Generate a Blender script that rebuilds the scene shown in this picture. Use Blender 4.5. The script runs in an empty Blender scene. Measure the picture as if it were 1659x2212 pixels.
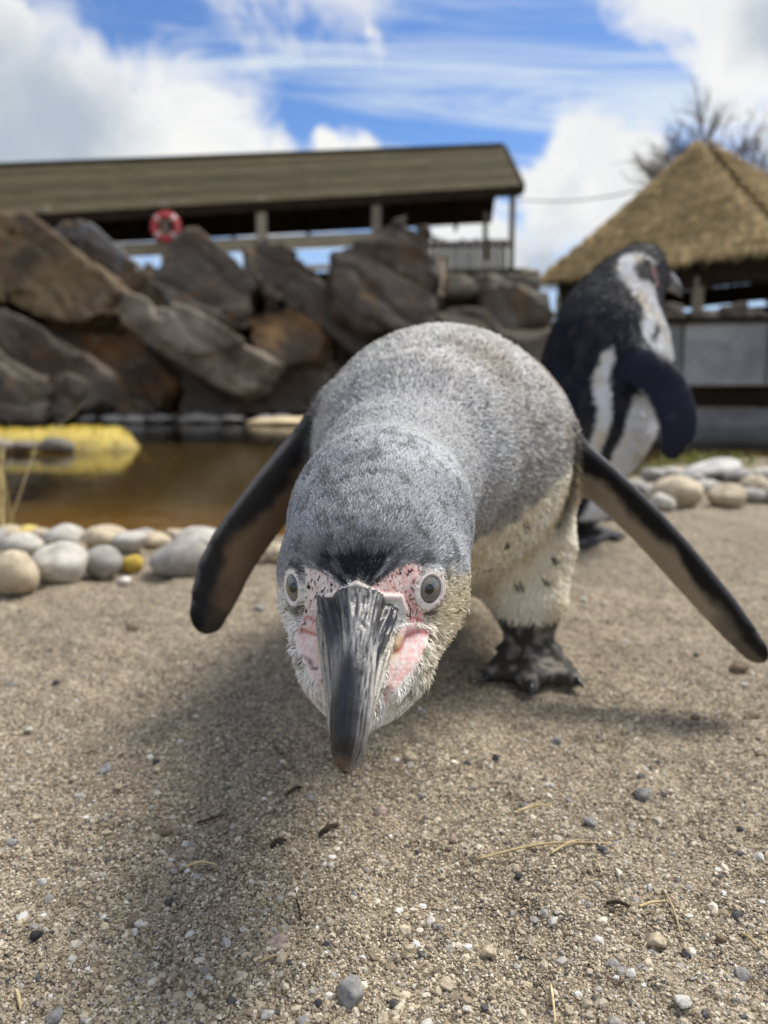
import bpy, bmesh, math, random
import numpy as np
from mathutils import Vector, Matrix

random.seed(7)
rng = np.random.default_rng(7)
SC = bpy.context.scene
COL = SC.collection

# ------------------------------------------------------------------ camera
CAM_H = 0.20
PITCH = math.radians(8.0)
FPX, CX, CY = 1662.0, 829.5, 1106.0            # measuring frame 1659 x 2212
cam_d = bpy.data.cameras.new('camera')
cam = bpy.data.objects.new('camera', cam_d)
COL.objects.link(cam)
cam.location = (0, 0, CAM_H)
cam.rotation_euler = (math.radians(90) - PITCH, 0, 0)
cam_d.sensor_fit = 'HORIZONTAL'
cam_d.sensor_width = 6.86 * 1659 / FPX
cam_d.lens = 6.86
cam_d.clip_start = 0.01
cam_d.clip_end = 2000
cam_d.dof.use_dof = True
cam_d.dof.focus_distance = 0.283
cam_d.dof.aperture_fstop = 2.3
SC.camera = cam

FWD = np.array([0, math.cos(PITCH), -math.sin(PITCH)])
UPV = np.array([0, math.sin(PITCH), math.cos(PITCH)])
RGT = np.array([1.0, 0, 0])
CAMP = np.array([0, 0, CAM_H])

def ray(px, py):
    return FWD + (px - CX) / FPX * RGT - (py - CY) / FPX * UPV
def P(px, py, d):
    """a place in the world, measured as picture position and distance"""
    return CAMP + d * ray(px, py)
def G(px, py, z=0.0):
    """where that line of sight meets level z"""
    r = ray(px, py)
    return CAMP + r * ((z - CAM_H) / r[2])

# ------------------------------------------------------------------ light
SUN_EL, SUN_AZ = math.radians(58), math.radians(32)     # azimuth: from +x towards +y
TO_SUN = Vector((math.cos(SUN_EL) * math.cos(SUN_AZ), math.cos(SUN_EL) * math.sin(SUN_AZ), math.sin(SUN_EL)))
sun_d = bpy.data.lights.new('sun', 'SUN')
sun_d.energy = 3.6
sun_d.angle = math.radians(24.0)
sun_d.color = (1.0, 0.95, 0.86)
sun = bpy.data.objects.new('sun', sun_d)
COL.objects.link(sun)
sun.rotation_euler = TO_SUN.to_track_quat('Z', 'Y').to_euler()
sun.location = (4, 4, 8)

SC.view_settings.view_transform = 'Standard'
SC.view_settings.look = 'None'
SC.view_settings.gamma = 1
SC.view_settings.use_curve_mapping = False
SC.view_settings.exposure = 0.5
SC.cycles.max_bounces = 6
SC.cycles.caustics_reflective = False
SC.cycles.caustics_refractive = False
SC.cycles.use_denoising = True

# ------------------------------------------------------------------ world: sky and clouds
world = bpy.data.worlds.new('World')
SC.world = world
world.use_nodes = True
nt = world.node_tree
nt.nodes.clear()
class NB:
    """small helper for node trees"""
    def __init__(s, nt): s.nt = nt
    def n(s, t, **kw):
        x = s.nt.nodes.new(t)
        for k, v in kw.items():
            if k.startswith('i_'):
                x.inputs[k[2:].replace('_', ' ')].default_value = v
            else: setattr(x, k, v)
        return x
    def l(s, a, b): s.nt.links.new(a, b)
    def val(s, sock, v):
        if hasattr(v, 'is_output') or isinstance(v, bpy.types.NodeSocket): s.l(v, sock)
        else: sock.default_value = v
    def math(s, op, a, b=0.0, clamp=False):
        x = s.n('ShaderNodeMath', operation=op, use_clamp=clamp)
        s.val(x.inputs[0], a); s.val(x.inputs[1], b)
        return x.outputs[0]
    def vmath(s, op, a, b=(0, 0, 0)):
        x = s.n('ShaderNodeVectorMath', operation=op)
        s.val(x.inputs[0], a); s.val(x.inputs[1], b)
        return x.outputs['Value'] if op in ('DISTANCE', 'DOT_PRODUCT', 'LENGTH') else x.outputs[0]
    def noise(s, vec, scale, detail=4, rough=0.55, dist=0.0):
        x = s.n('ShaderNodeTexNoise')
        s.l(vec, x.inputs['Vector'])
        x.inputs['Scale'].default_value = scale; x.inputs['Detail'].default_value = detail
        x.inputs['Roughness'].default_value = rough; x.inputs['Distortion'].default_value = dist
        return x.outputs['Fac']
    def smooth(s, v, a, b, lo=0.0, hi=1.0):
        x = s.n('ShaderNodeMapRange', interpolation_type='SMOOTHSTEP')
        s.val(x.inputs['Value'], v)
        x.inputs['From Min'].default_value = a; x.inputs['From Max'].default_value = b
        x.inputs['To Min'].default_value = lo; x.inputs['To Max'].default_value = hi
        return x.outputs[0]
    def mix(s, f, a, b, blend='MIX'):
        x = s.n('ShaderNodeMix', data_type='RGBA', blend_type=blend)
        s.val(x.inputs[0], f)
        for sock, v in ((x.inputs[6], a), (x.inputs[7], b)):
            if isinstance(v, tuple) and len(v) == 3: v = (*v, 1)
            s.val(sock, v)
        return x.outputs[2]

w = NB(nt)
tc = w.n('ShaderNodeTexCoord')
D = w.vmath('NORMALIZE', tc.outputs['Generated'])
sky = w.n('ShaderNodeTexSky', sky_type='NISHITA', sun_disc=False)
sky.sun_elevation = SUN_EL
sky.sun_rotation = math.atan2(TO_SUN.x, TO_SUN.y)
sky.air_density = 1.0; sky.dust_density = 0.3; sky.ozone_density = 2.5
skyc = w.mix(1.0, sky.outputs[0], (0.064, 0.080, 0.104), 'MULTIPLY')
warp = w.n('ShaderNodeTexNoise'); w.l(D, warp.inputs['Vector'])
warp.inputs['Scale'].default_value = 5.0; warp.inputs['Detail'].default_value = 5
wv = w.vmath('SUBTRACT', warp.outputs['Color'], (0.5, 0.5, 0.5))
ws = w.n('ShaderNodeVectorMath', operation='SCALE'); w.l(wv, ws.inputs[0]); ws.inputs[3].default_value = 0.22
DW = w.vmath('ADD', D, ws.outputs[0])
def sdir(px, py):
    r = ray(px, py); return tuple(r / np.linalg.norm(r))
def blobs(lst, vec):
    acc = None
    for (px, py, r) in lst:
        dist = w.vmath('DISTANCE', vec, sdir(px, py))
        m = w.math('SUBTRACT', 1.0, w.math('DIVIDE', dist, r / FPX))
        acc = m if acc is None else w.math('MAXIMUM', acc, m)
    return acc
# cumulus banks: the big one left, one upper right, low banks on the horizon, and others all round
cum = [(170, 330, 240), (420, 330, 225), (-60, 330, 260), (570, 330, 120), (-420, 380, 330), (0, 90, 75), (-120, 60, 150),
       (1640, 80, 200), (1560, -60, 200), (1820, 60, 300), (1560, 190, 110), (1240, 460, 150), (1340, 440, 110), (1180, 400, 80), (755, 318, 60), (850, 50, 60),
       (1050, 560, 150), (2300, 300, 380), (-1100, 200, 420), (700, -700, 500), (-500, -900, 500), (2000, -900, 450)]
for k in range(16):
    a = rng.uniform(0, 2 * math.pi); e = rng.uniform(0.1, 1.0)
    v = np.array([math.cos(a) * math.cos(e), math.sin(a) * math.cos(e), math.sin(e)])
    if v[1] > 0.55: v[1] *= -1
    q = v @ FWD
    cum.append((v, rng.uniform(0.15, 0.32)))
acc = None
for c in cum:
    if len(c) == 3: ctr, r = sdir(c[0], c[1]), c[2] / FPX * 0.93
    else: ctr, r = tuple(c[0]), c[1]
    dist = w.vmath('DISTANCE', DW, ctr)
    m = w.math('SUBTRACT', 1.0, w.math('DIVIDE', dist, r))
    acc = m if acc is None else w.math('MAXIMUM', acc, m)
puff = w.noise(D, 9.0, 9, 0.60, 0.6)
cdens = w.math('ADD', acc, w.math('MULTIPLY', w.math('SUBTRACT', puff, 0.5), 1.5))
cmask = w.smooth(cdens, -0.10, 0.42)
# thickness seen from below: the grey hearts of the banks
sh = w.vmath('ADD', DW, tuple(np.array([0.035, 0.0, 0.045])))
hearts = blobs([(60, 370, 280), (-150, 360, 300), (1680, 60, 150), (1800, -60, 200), (1180, 560, 120), (-420, 380, 330)], DW)
grey = w.smooth(w.math('ADD', hearts, w.math('MULTIPLY', w.math('SUBTRACT', w.noise(D, 7.0, 4), 0.5), 0.9)), 0.1, 0.75)
ccol = w.mix(grey, (0.68, 0.68, 0.67), (0.33, 0.38, 0.44))
ccol = w.mix(w.smooth(puff, 0.35, 0.7, 0.0, 0.45), ccol, (0.48, 0.51, 0.545))
# high thin cloud, drawn out in streaks
sep = w.n('ShaderNodeSeparateXYZ'); w.l(D, sep.inputs[0])
zz = w.math('MAXIMUM', sep.outputs[2], 0.06)
cx_ = w.math('DIVIDE', sep.outputs[0], zz); cy_ = w.math('DIVIDE', sep.outputs[1], zz)
cmb = w.n('ShaderNodeCombineXYZ'); w.l(cx_, cmb.inputs[0]); w.l(cy_, cmb.inputs[1])
mp = w.n('ShaderNodeMapping'); w.l(cmb.outputs[0], mp.inputs[0])
mp.inputs['Rotation'].default_value = (0, 0, math.radians(-52)); mp.inputs['Scale'].default_value = (0.55, 1.7, 1)
mp.inputs['Location'].default_value = (3.1, 0.4, 0)
cir = w.noise(mp.outputs[0], 0.95, 9, 0.62, 1.1)
cirm = w.smooth(cir, 0.42, 0.68, 0.0, 0.85)
haze = w.smooth(sep.outputs[2], 0.0, 0.34, 0.55, 0.0)
cirm = w.math('MAXIMUM', cirm, haze)
col1 = w.mix(cirm, skyc, (0.54, 0.60, 0.65))
col2 = w.mix(cmask, col1, ccol)
bg = w.n('ShaderNodeBackground'); w.l(col2, bg.inputs[0]); bg.inputs[1].default_value = 1.0
wo = w.n('ShaderNodeOutputWorld'); w.l(bg.outputs[0], wo.inputs[0])

# ------------------------------------------------------------------ numpy noise
def _hash(ix, iy, iz, seed):
    h = (ix.astype(np.int64) * 374761393 + iy.astype(np.int64) * 668265263 + iz.astype(np.int64) * 2147483647 + seed * 974634541) & 0xFFFFFFFF
    h = ((h ^ (h >> 13)) * 1274126177) & 0xFFFFFFFF
    return ((h ^ (h >> 16)) & 0xFFFF).astype(np.float32) / 65535.0
def vnoise(p, seed=0):
    """value noise 0..1 at points p (n,3)"""
    i = np.floor(p); f = (p - i).astype(np.float32); f = f * f * (3 - 2 * f)
    i = i.astype(np.int64); x, y, z = i[:, 0], i[:, 1], i[:, 2]
    r = 0
    for dx in (0, 1):
        wx = f[:, 0] if dx else 1 - f[:, 0]
        for dy in (0, 1):
            wy = f[:, 1] if dy else 1 - f[:, 1]
            for dz in (0, 1):
                wz = f[:, 2] if dz else 1 - f[:, 2]
                r = r + wx * wy * wz * _hash(x + dx, y + dy, z + dz, seed)
    return r
def fbm(p, scale, octv=4, seed=0, gain=0.5):
    r = 0; a = 1.0; t = 0
    q = np.asarray(p, dtype=np.float64) * scale
    for k in range(octv):
        r = r + a * vnoise(q, seed + k * 17); t += a; a *= gain; q = q * 2.03 + 11.7
    return r / t
def sstep(x, a, b):
    t = np.clip((x - a) / (b - a), 0, 1); return t * t * (3 - 2 * t)
def lerp(a, b, t):
    return a + (np.asarray(b) - a) * t

# ------------------------------------------------------------------ mesh helpers
def mesh_np(name, verts, faces, mat=None, col=None, smooth=True, normals=None):
    """faces: (n,3) or (n,4) int array"""
    me = bpy.data.meshes.new(name)
    verts = np.asarray(verts, dtype=np.float32); faces = np.asarray(faces, dtype=np.int32)
    k = faces.shape[1]
    me.vertices.add(len(verts)); me.vertices.foreach_set('co', verts.ravel())
    me.loops.add(faces.size); me.loops.foreach_set('vertex_index', faces.ravel())
    me.polygons.add(len(faces))
    me.polygons.foreach_set('loop_start', np.arange(0, faces.size, k, dtype=np.int32))
    me.polygons.foreach_set('loop_total', np.full(len(faces), k, dtype=np.int32))
    me.polygons.foreach_set('use_smooth', np.full(len(faces), smooth))
    me.update(calc_edges=True); me.validate()
    if col is not None:
        a = me.color_attributes.new('Col', 'FLOAT_COLOR', 'POINT')
        c4 = np.ones((len(verts), 4), np.float32); c4[:, :3] = col
        a.data.foreach_set('color', c4.ravel())
    if normals is not None:
        me.normals_split_custom_set_from_vertices(np.asarray(normals, np.float32).tolist())
    if mat: me.materials.append(mat)
    return me
def obj(name, me, parent=None, loc=None):
    o = bpy.data.objects.new(name, me); COL.objects.link(o)
    if parent is not None: o.parent = parent
    if loc is not None: o.location = loc
    return o
def tag(o, label=None, cat=None, group=None, kind=None):
    if label: o['label'] = label
    if cat: o['category'] = cat
    if group: o['group'] = group
    if kind: o['kind'] = kind
    return o
def thing(name, label, cat, loc=(0, 0, 0), group=None):
    return tag(obj(name, None, None, tuple(float(v) for v in loc)), label, cat, group)
def rel(parent, pts):
    return np.asarray(pts, float) - np.array(parent.location)

def nets(sdf, lo, hi, h, proj=2):
    """surface nets over the zero level of sdf, evaluated only near the surface"""
    lo = np.asarray(lo, float); hi = np.asarray(hi, float); B = 8; bs = B * h
    nb = np.ceil((hi - lo) / bs).astype(int)
    bi = np.stack(np.meshgrid(*[np.arange(n) for n in nb], indexing='ij'), -1).reshape(-1, 3)
    dc = sdf(lo + (bi + 0.5) * bs)
    bi = bi[np.abs(dc) < bs * 0.87 * 1.35]
    g = np.stack(np.meshgrid(*[np.arange(B + 1)] * 3, indexing='ij'), -1).reshape(-1, 3)
    n1 = nb * B + 2
    key = lambda c: ((c[..., 0] + 1) * (n1[1] + 2) + (c[..., 1] + 1)) * (n1[2] + 2) + (c[..., 2] + 1)
    cells, cpos, edges = [], [], [[], [], []]
    for s in range(0, len(bi), 600):
        b = bi[s:s + 600]
        gi = b[:, None, :] * B + g[None]
        v = sdf((lo + gi.reshape(-1, 3) * h)).reshape(len(b), B + 1, B + 1, B + 1)
        ins = v < 0
        c8 = [(dx, dy, dz) for dx in (0, 1) for dy in (0, 1) for dz in (0, 1)]
        sl = lambda A, o: A[:, o[0]:B + o[0], o[1]:B + o[1], o[2]:B + o[2]]
        cnt = sum(sl(ins, o).astype(np.int8) for o in c8)
        act = (cnt > 0) & (cnt < 8)
        w_ = np.argwhere(act)
        num = np.zeros((len(w_), 3)); den = np.zeros(len(w_))
        vals = {o: sl(v, o)[act] for o in c8}
        for o in c8:
            for ax in range(3):
                if o[ax] == 0:
                    o2 = list(o); o2[ax] = 1; o2 = tuple(o2)
                    a, b2 = vals[o], vals[o2]
                    m = (a < 0) != (b2 < 0)
                    t = np.where(m, a / np.where(m, a - b2, 1), 0)
                    pt = np.tile(np.array(o, float), (len(w_), 1)); pt[:, ax] = t
                    num += pt * m[:, None]; den += m
        ci = b[w_[:, 0]] * B + w_[:, 1:]
        cells.append(key(ci)); cpos.append(lo + (ci + num / den[:, None]) * h)
        for ax in range(3):
            o2 = [0, 0, 0]; o2[ax] = 1
            e0, e1 = sl(ins, (0, 0, 0)), sl(ins, tuple(o2))
            w2 = np.argwhere(e0 != e1)
            fl = e0[e0 != e1]
            edges[ax].append(np.concatenate([b[w2[:, 0]] * B + w2[:, 1:], fl[:, None].astype(int)], 1))
    cells = np.concatenate(cells); cpos = np.concatenate(cpos)
    od = np.argsort(cells); cells = cells[od]; cpos = cpos[od]
    F = []
    for ax in range(3):
        e = np.concatenate(edges[ax]); c = e[:, :3]; fl = e[:, 3].astype(bool)
        u, v_ = (ax + 1) % 3, (ax + 2) % 3
        du = np.zeros(3, int); du[u] = 1; dv = np.zeros(3, int); dv[v_] = 1
        q = np.stack([key(c), key(c - du), key(c - du - dv), key(c - dv)], 1)
        ix = np.clip(np.searchsorted(cells, q), 0, len(cells) - 1)
        ok = (cells[ix] == q).all(1)
        ix = ix[ok]; f = fl[ok]
        ix[~f] = ix[~f][:, ::-1]
        F.append(ix)
    F = np.concatenate(F)
    V = cpos
    for k in range(proj):
        gr = grad(sdf, V, h * 0.3); dd = sdf(V)
        g2 = np.maximum((gr ** 2).sum(1), 0.05)
        step = np.clip(dd / g2, -h * 0.6, h * 0.6)
        V = V - gr * step[:, None]
    return V, F
def grad(sdf, p, e):
    g = np.empty_like(p)
    for a in range(3):
        d = np.zeros(3); d[a] = e
        g[:, a] = (sdf(p + d) - sdf(p - d)) / (2 * e)
    return g
def nrm(v):
    return v / np.maximum(np.linalg.norm(v, axis=-1, keepdims=True), 1e-9)
def smin(a, b, k):
    h = np.maximum(k - np.abs(a - b), 0) / k
    return np.minimum(a, b) - h * h * k * 0.25
def rcone(p, a, b, ra, rb):
    ab = b - a; t = np.clip(((p - a) @ ab) / (ab @ ab), 0, 1)
    return np.linalg.norm(p - a - t[:, None] * ab, axis=1) - (ra + (rb - ra) * t)
def chain(p, pts, rad, k):
    d = None
    for i in range(len(pts) - 1):
        e = rcone(p, pts[i], pts[i + 1], rad[i], rad[i + 1])
        d = e if d is None else smin(d, e, k)
    return d
def tube_mesh(pts, rad, seg=8, closed=False):
    pts = np.asarray(pts, float); n = len(pts); rad = np.broadcast_to(np.asarray(rad, float), (n,))
    T = np.gradient(pts, axis=0) if not closed else np.roll(pts, -1, 0) - np.roll(pts, 1, 0)
    T = nrm(T)
    u = np.cross(T[0], [0, 0, 1.0]);
    if np.linalg.norm(u) < 1e-3: u = np.cross(T[0], [1.0, 0, 0])
    u = nrm(u); V = []
    for i in range(n):
        u = nrm(u - (u @ T[i]) * T[i]); v = np.cross(T[i], u)
        for s in range(seg):
            a = 2 * math.pi * s / seg
            V.append(pts[i] + rad[i] * (math.cos(a) * u + math.sin(a) * v))
    F = []
    for i in range(n if closed else n - 1):
        j = (i + 1) % n
        for s in range(seg):
            t = (s + 1) % seg
            F.append((i * seg + s, i * seg + t, j * seg + t, j * seg + s))
    V = np.array(V); F = [list(f) for f in F]
    if not closed:
        V = np.vstack([V, pts[0], pts[-1]])
        for s in range(seg):
            t = (s + 1) % seg
            F.append([len(V) - 2, t, s, s]); F.append([len(V) - 1, (n - 1) * seg + s, (n - 1) * seg + t, (n - 1) * seg + t])
    return V, F
def py_mesh(name, V, F, mat, col=None, smooth=True):
    F = [tuple(dict.fromkeys(f)) for f in F]
    me = bpy.data.meshes.new(name)
    me.from_pydata([tuple(map(float, v)) for v in V], [], F); me.update()
    if smooth: me.polygons.foreach_set('use_smooth', [True] * len(F))
    if col is not None:
        a = me.color_attributes.new('Col', 'FLOAT_COLOR', 'POINT')
        c4 = np.ones((len(V), 4), np.float32); c4[:, :3] = col
        a.data.foreach_set('color', c4.ravel())
    if mat: me.materials.append(mat)
    return me
def beam(name, a, b, wd, ht, mat, parent=None, up=(0, 0, 1), bev=0.006, twist=0):
    """a board from a to b, wd wide, ht tall, with softened edges"""
    a = np.asarray(a, float); b = np.asarray(b, float)
    t = nrm(b - a); up = np.asarray(up, float)
    s = nrm(np.cross(t, up)); u = np.cross(s, t)
    bm = bmesh.new(); bmesh.ops.create_cube(bm, size=1)
    L = np.linalg.norm(b - a); c = (a + b) / 2
    if parent is not None: c = c - np.array(parent.location)
    for v in bm.verts:
        q = v.co.x * L * t + v.co.y * wd * s + v.co.z * ht * u
        v.co = Vector(q)
    if bev: bmesh.ops.bevel(bm, geom=bm.edges[:], offset=min(bev, wd * .3, ht * .3), segments=1, affect='EDGES')
    bmesh.ops.recalc_face_normals(bm, faces=bm.faces)
    me = bpy.data.meshes.new(name); bm.to_mesh(me); bm.free()
    me.materials.append(mat)
    return obj(name, me, parent, tuple(c))

# ------------------------------------------------------------------ materials
def mat_new(name):
    m = bpy.data.materials.new(name); m.use_nodes = True
    t = m.node_tree; b = NB(t)
    return m, b, t.nodes['Principled BSDF']
def bump(b, bs, h, strength, dist):
    x = b.n('ShaderNodeBump'); x.inputs['Strength'].default_value = strength; x.inputs['Distance'].default_value = dist
    b.l(h, x.inputs['Height']); b.l(x.outputs[0], bs.inputs['Normal']); return x
def mat_col(name, rough=0.7, spec=0.3, noise_amt=0.0, scale=50, bstr=0.0, bdist=0.001, sheen=0.0):
    """colour from the mesh's own colour attribute"""
    m, b, bs = mat_new(name)
    at = b.n('ShaderNodeAttribute', attribute_name='Col')
    c = at.outputs['Color']
    tc = b.n('ShaderNodeTexCoord')
    nz = b.noise(tc.outputs['Object'], scale, 6, 0.6)
    if noise_amt:
        k = b.smooth(nz, 0.25, 0.75, 1 - noise_amt, 1 + noise_amt)
        cm = b.n('ShaderNodeCombineXYZ'); [b.l(k, cm.inputs[i]) for i in range(3)]
        c = b.mix(1.0, c, cm.outputs[0], 'MULTIPLY')
    b.l(c, bs.inputs['Base Color'])
    bs.inputs['Roughness'].default_value = rough; bs.inputs['Specular IOR Level'].default_value = spec
    if sheen: bs.inputs['Sheen Weight'].default_value = sheen; bs.inputs['Sheen Roughness'].default_value = 0.5
    if bstr: bump(b, bs, nz, bstr, bdist)
    return m
def mat_wood(name, c1, c2, scale=3.0, rough=0.8, stretch=(1, 8, 8)):
    m, b, bs = mat_new(name)
    tc = b.n('ShaderNodeTexCoord'); oi = b.n('ShaderNodeObjectInfo')
    off = b.n('ShaderNodeVectorMath', operation='SCALE'); b.l(oi.outputs['Location'], off.inputs[0]); off.inputs[3].default_value = 7.3
    v = b.vmath('ADD', tc.outputs['Object'], off.outputs[0])
    mp = b.n('ShaderNodeMapping'); b.l(v, mp.inputs[0]); mp.inputs['Scale'].default_value = stretch
    g = b.noise(mp.outputs[0], scale, 7, 0.62, 0.4)
    c = b.mix(b.smooth(g, 0.3, 0.7), c1, c2)
    rnd = b.smooth(oi.outputs['Random'], 0, 1, 0.72, 1.2)
    cm = b.n('ShaderNodeCombineXYZ'); [b.l(rnd, cm.inputs[i]) for i in range(3)]
    c = b.mix(1.0, c, cm.outputs[0], 'MULTIPLY')
    b.l(c, bs.inputs['Base Color']); bs.inputs['Roughness'].default_value = rough; bs.inputs['Specular IOR Level'].default_value = 0.08
    bump(b, bs, g, 0.4, 0.01)
    return m
def mat_objcol(name, rough=0.7, scale=30, amt=0.25, bstr=0.2, bdist=0.002, spec=0.3):
    """stone whose own tint is the object's colour"""
    m, b, bs = mat_new(name)
    oi = b.n('ShaderNodeObjectInfo'); tc = b.n('ShaderNodeTexCoord')
    n1 = b.noise(tc.outputs['Object'], scale, 6, 0.62, 0.3)
    n2 = b.noise(tc.outputs['Object'], scale * 6, 4, 0.7)
    k = b.math('ADD', b.smooth(n1, 0.25, 0.75, 1 - amt, 1 + amt), b.smooth(n2, 0.3, 0.7, -amt * .4, amt * .4))
    cm = b.n('ShaderNodeCombineXYZ'); [b.l(k, cm.inputs[i]) for i in range(3)]
    c = b.mix(1.0, oi.outputs['Color'], cm.outputs[0], 'MULTIPLY')
    b.l(c, bs.inputs['Base Color']); bs.inputs['Roughness'].default_value = rough; bs.inputs['Specular IOR Level'].default_value = spec
    bump(b, bs, n2, bstr, bdist)
    return m

M_cobble = mat_objcol('cobble_stone', 0.7, 1.6, 0.30, 0.35, 0.02)
M_pebble = mat_objcol('pebble_stone', 0.65, 2.2, 0.40, 0.5, 0.06)
M_grain = mat_col('sand_grain', 0.65, 0.35)
M_plume = mat_col('plumage', 0.6, 0.14, 0.0, sheen=0.0)
M_skin = mat_col('penguin_skin_and_down', 0.5, 0.12, 0.12, 900, 0.35, 0.0006)
M_horn = mat_col('bill_horn', 0.33, 0.42, 0.25, 1500, 0.45, 0.00025)
M_lid = mat_col('eyelid_skin', 0.5, 0.4, 0.1, 900, 0.2, 0.0003)
M_claw, _b, _s = mat_new('claw_horn'); _s.inputs['Base Color'].default_value = (0.02, 0.019, 0.018, 1); _s.inputs['Roughness'].default_value = 0.35

# sand: colour and grain
def make_sand():
    m, b, bs = mat_new('sand')
    at = b.n('ShaderNodeAttribute', attribute_name='Col')
    tc = b.n('ShaderNodeTexCoord'); o = tc.outputs['Object']
    vor = b.n('ShaderNodeTexVoronoi'); b.l(o, vor.inputs['Vector']); vor.inputs['Scale'].default_value = 850
    sp = b.n('ShaderNodeSeparateColor'); b.l(vor.outputs['Color'], sp.inputs[0])
    k1 = b.smooth(sp.outputs[0], 0, 1, 0.45, 1.5)
    n2 = b.noise(o, 110, 5, 0.65); n3 = b.noise(o, 14, 4, 0.55)
    k2 = b.smooth(n2, 0.3, 0.7, 0.75, 1.22); k3 = b.smooth(n3, 0.3, 0.7, 0.86, 1.12)
    k = b.math('MULTIPLY', b.math('MULTIPLY', k1, k2), k3)
    cm = b.n('ShaderNodeCombineXYZ'); [b.l(k, cm.inputs[i]) for i in range(3)]
    c = b.mix(1.0, at.outputs['Color'], cm.outputs[0], 'MULTIPLY')
    c = b.mix(b.smooth(sp.outputs[1], 0.86, 0.9), c, (0.10, 0.085, 0.07))
    c = b.mix(b.smooth(sp.outputs[2], 0.88, 0.92), c, (0.62, 0.55, 0.43))
    b.l(c, bs.inputs['Base Color']); bs.inputs['Roughness'].default_value = 0.85; bs.inputs['Specular IOR Level'].default_value = 0.2
    hgt = b.math('ADD', b.math('MULTIPLY', vor.outputs['Distance'], -0.6), b.math('MULTIPLY', n2, 1.2))
    bump(b, bs, hgt, 1.0, 0.0022)
    return m
M_sand = make_sand()

# ------------------------------------------------------------------ ground sheet with the pond basin
WATER = -0.055
def shore(x):
    """distance of the near shore from the camera's foot, by x"""
    return 1.28 + 1.75 * sstep(x, -0.1, 1.35) + 0.05 * np.sin(x * 5.0 + 1) + 0.25 * sstep(-x, 0.6, 2.5)
def far_shore(x):
    return 12.6 + 0.4 * np.sin(x * 0.9) - 3.3 * sstep(x, 0.2, 3.0)
def ground_z(x, y):
    p = np.stack([x, y, np.zeros_like(x)], 1)
    sh_, fs = shore(x), far_shore(x)
    near = sstep(y, sh_ - 0.16, sh_ + 0.30)
    deep = sstep(y, sh_ + 0.5, sh_ + 2.2)
    basin = -0.115 * near - 0.5 * deep
    back = sstep(y, fs - 0.5, fs + 0.5)
    z = basin * (1 - back) + 0.15 * back
    hill = sstep(y, 13.0, 16.5) * sstep(-x, -3.2, -1.0) * 1.9
    z = z + hill
    # the low grassy spit on the left
    sx, sy = x + 2.9, y - 4.45
    sp = sstep(1.0 - np.sqrt(np.minimum(np.abs(sx / 1.76), 9) ** 4 + np.minimum(np.abs(sy / 0.48), 9) ** 2) + .5 * (fbm(p, 3.0, 3, 15) - .5), 0.0, 0.40)
    z = np.maximum(z, -0.3 + sp * 0.35 + 0.05 * (fbm(p, 5, 3, 5) - .5)) if True else z
    a = np.exp(-np.abs(y) * 0.05)
    z = z + (0.020 * (fbm(p, 4.5, 3, 1) - .5) + 0.012 * (fbm(p, 22, 3, 2) - .5) + 0.0075 * (fbm(p, 95, 3, 3) - .5)) * a
    return z
def dense(lo, hi, step, far, g):
    c = list(np.arange(lo, hi, step)); s = step
    v = c[-1]
    while v < far: s *= g; v += s; c.append(v)
    s = step; v = c[0]; pre = []
    return c
xs = dense(0, 0.5, 0.0028, 500, 1.075); xs = np.array([-v for v in xs[:0:-1]] + xs)
yd = dense(0.16, 0.95, 0.0028, 600, 1.028)
pre = []; s = 0.0028; v = 0.16
while v > -40: s *= 1.18; v -= s; pre.append(v)
ys = np.array(pre[::-1] + yd)
X, Y = np.meshgrid(xs, ys, indexing='xy')
x, y = X.ravel(), Y.ravel()
z = ground_z(x, y)
n0, n1_ = len(ys), len(xs)
idx = np.arange(n0 * n1_).reshape(n0, n1_)
Fq = np.stack([idx[:-1, :-1], idx[:-1, 1:], idx[1:, 1:], idx[1:, :-1]], -1).reshape(-1, 4)
p3 = np.stack([x, y, z], 1)
c = np.tile(np.array([0.285, 0.232, 0.165]), (len(x), 1))
c = c * (0.82 + 0.36 * fbm(p3, 9, 4, 9))[:, None]
wet = sstep(y, shore(x) - 0.05, shore(x) + 0.12)
c = lerp(c, np.array([0.33, 0.20, 0.065]), (wet * (1 - sstep(y, shore(x) + 2.0, shore(x) + 3.2)))[:, None])
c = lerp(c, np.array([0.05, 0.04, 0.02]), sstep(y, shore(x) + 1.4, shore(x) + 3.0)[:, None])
sxx, syy = x + 2.9, y - 4.45
spit = sstep(1.0 - np.sqrt(np.minimum(np.abs(sxx / 1.95), 9) ** 4 + np.minimum(np.abs(syy / 0.5), 9) ** 2), 0.0, 0.1)
c = lerp(c, np.array([0.66, 0.50, 0.10]), (spit * sstep(z, WATER - .03, WATER + .01))[:, None])
c = lerp(c, np.array([0.16, 0.13, 0.08]), sstep(y, far_shore(x) - .2, far_shore(x) + .2)[:, None])
gp = np.exp(-(((x - 0.88) / 0.30) ** 2 + ((y - 2.72) / 0.22) ** 2)) * (fbm(p3, 7, 3, 31) > .42)
c = lerp(c, np.array([0.16, 0.17, 0.04]), np.clip(gp * 1.6, 0, 1)[:, None])
tag(obj('ground', mesh_np('ground', p3, Fq, M_sand, c)), kind='structure')

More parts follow.
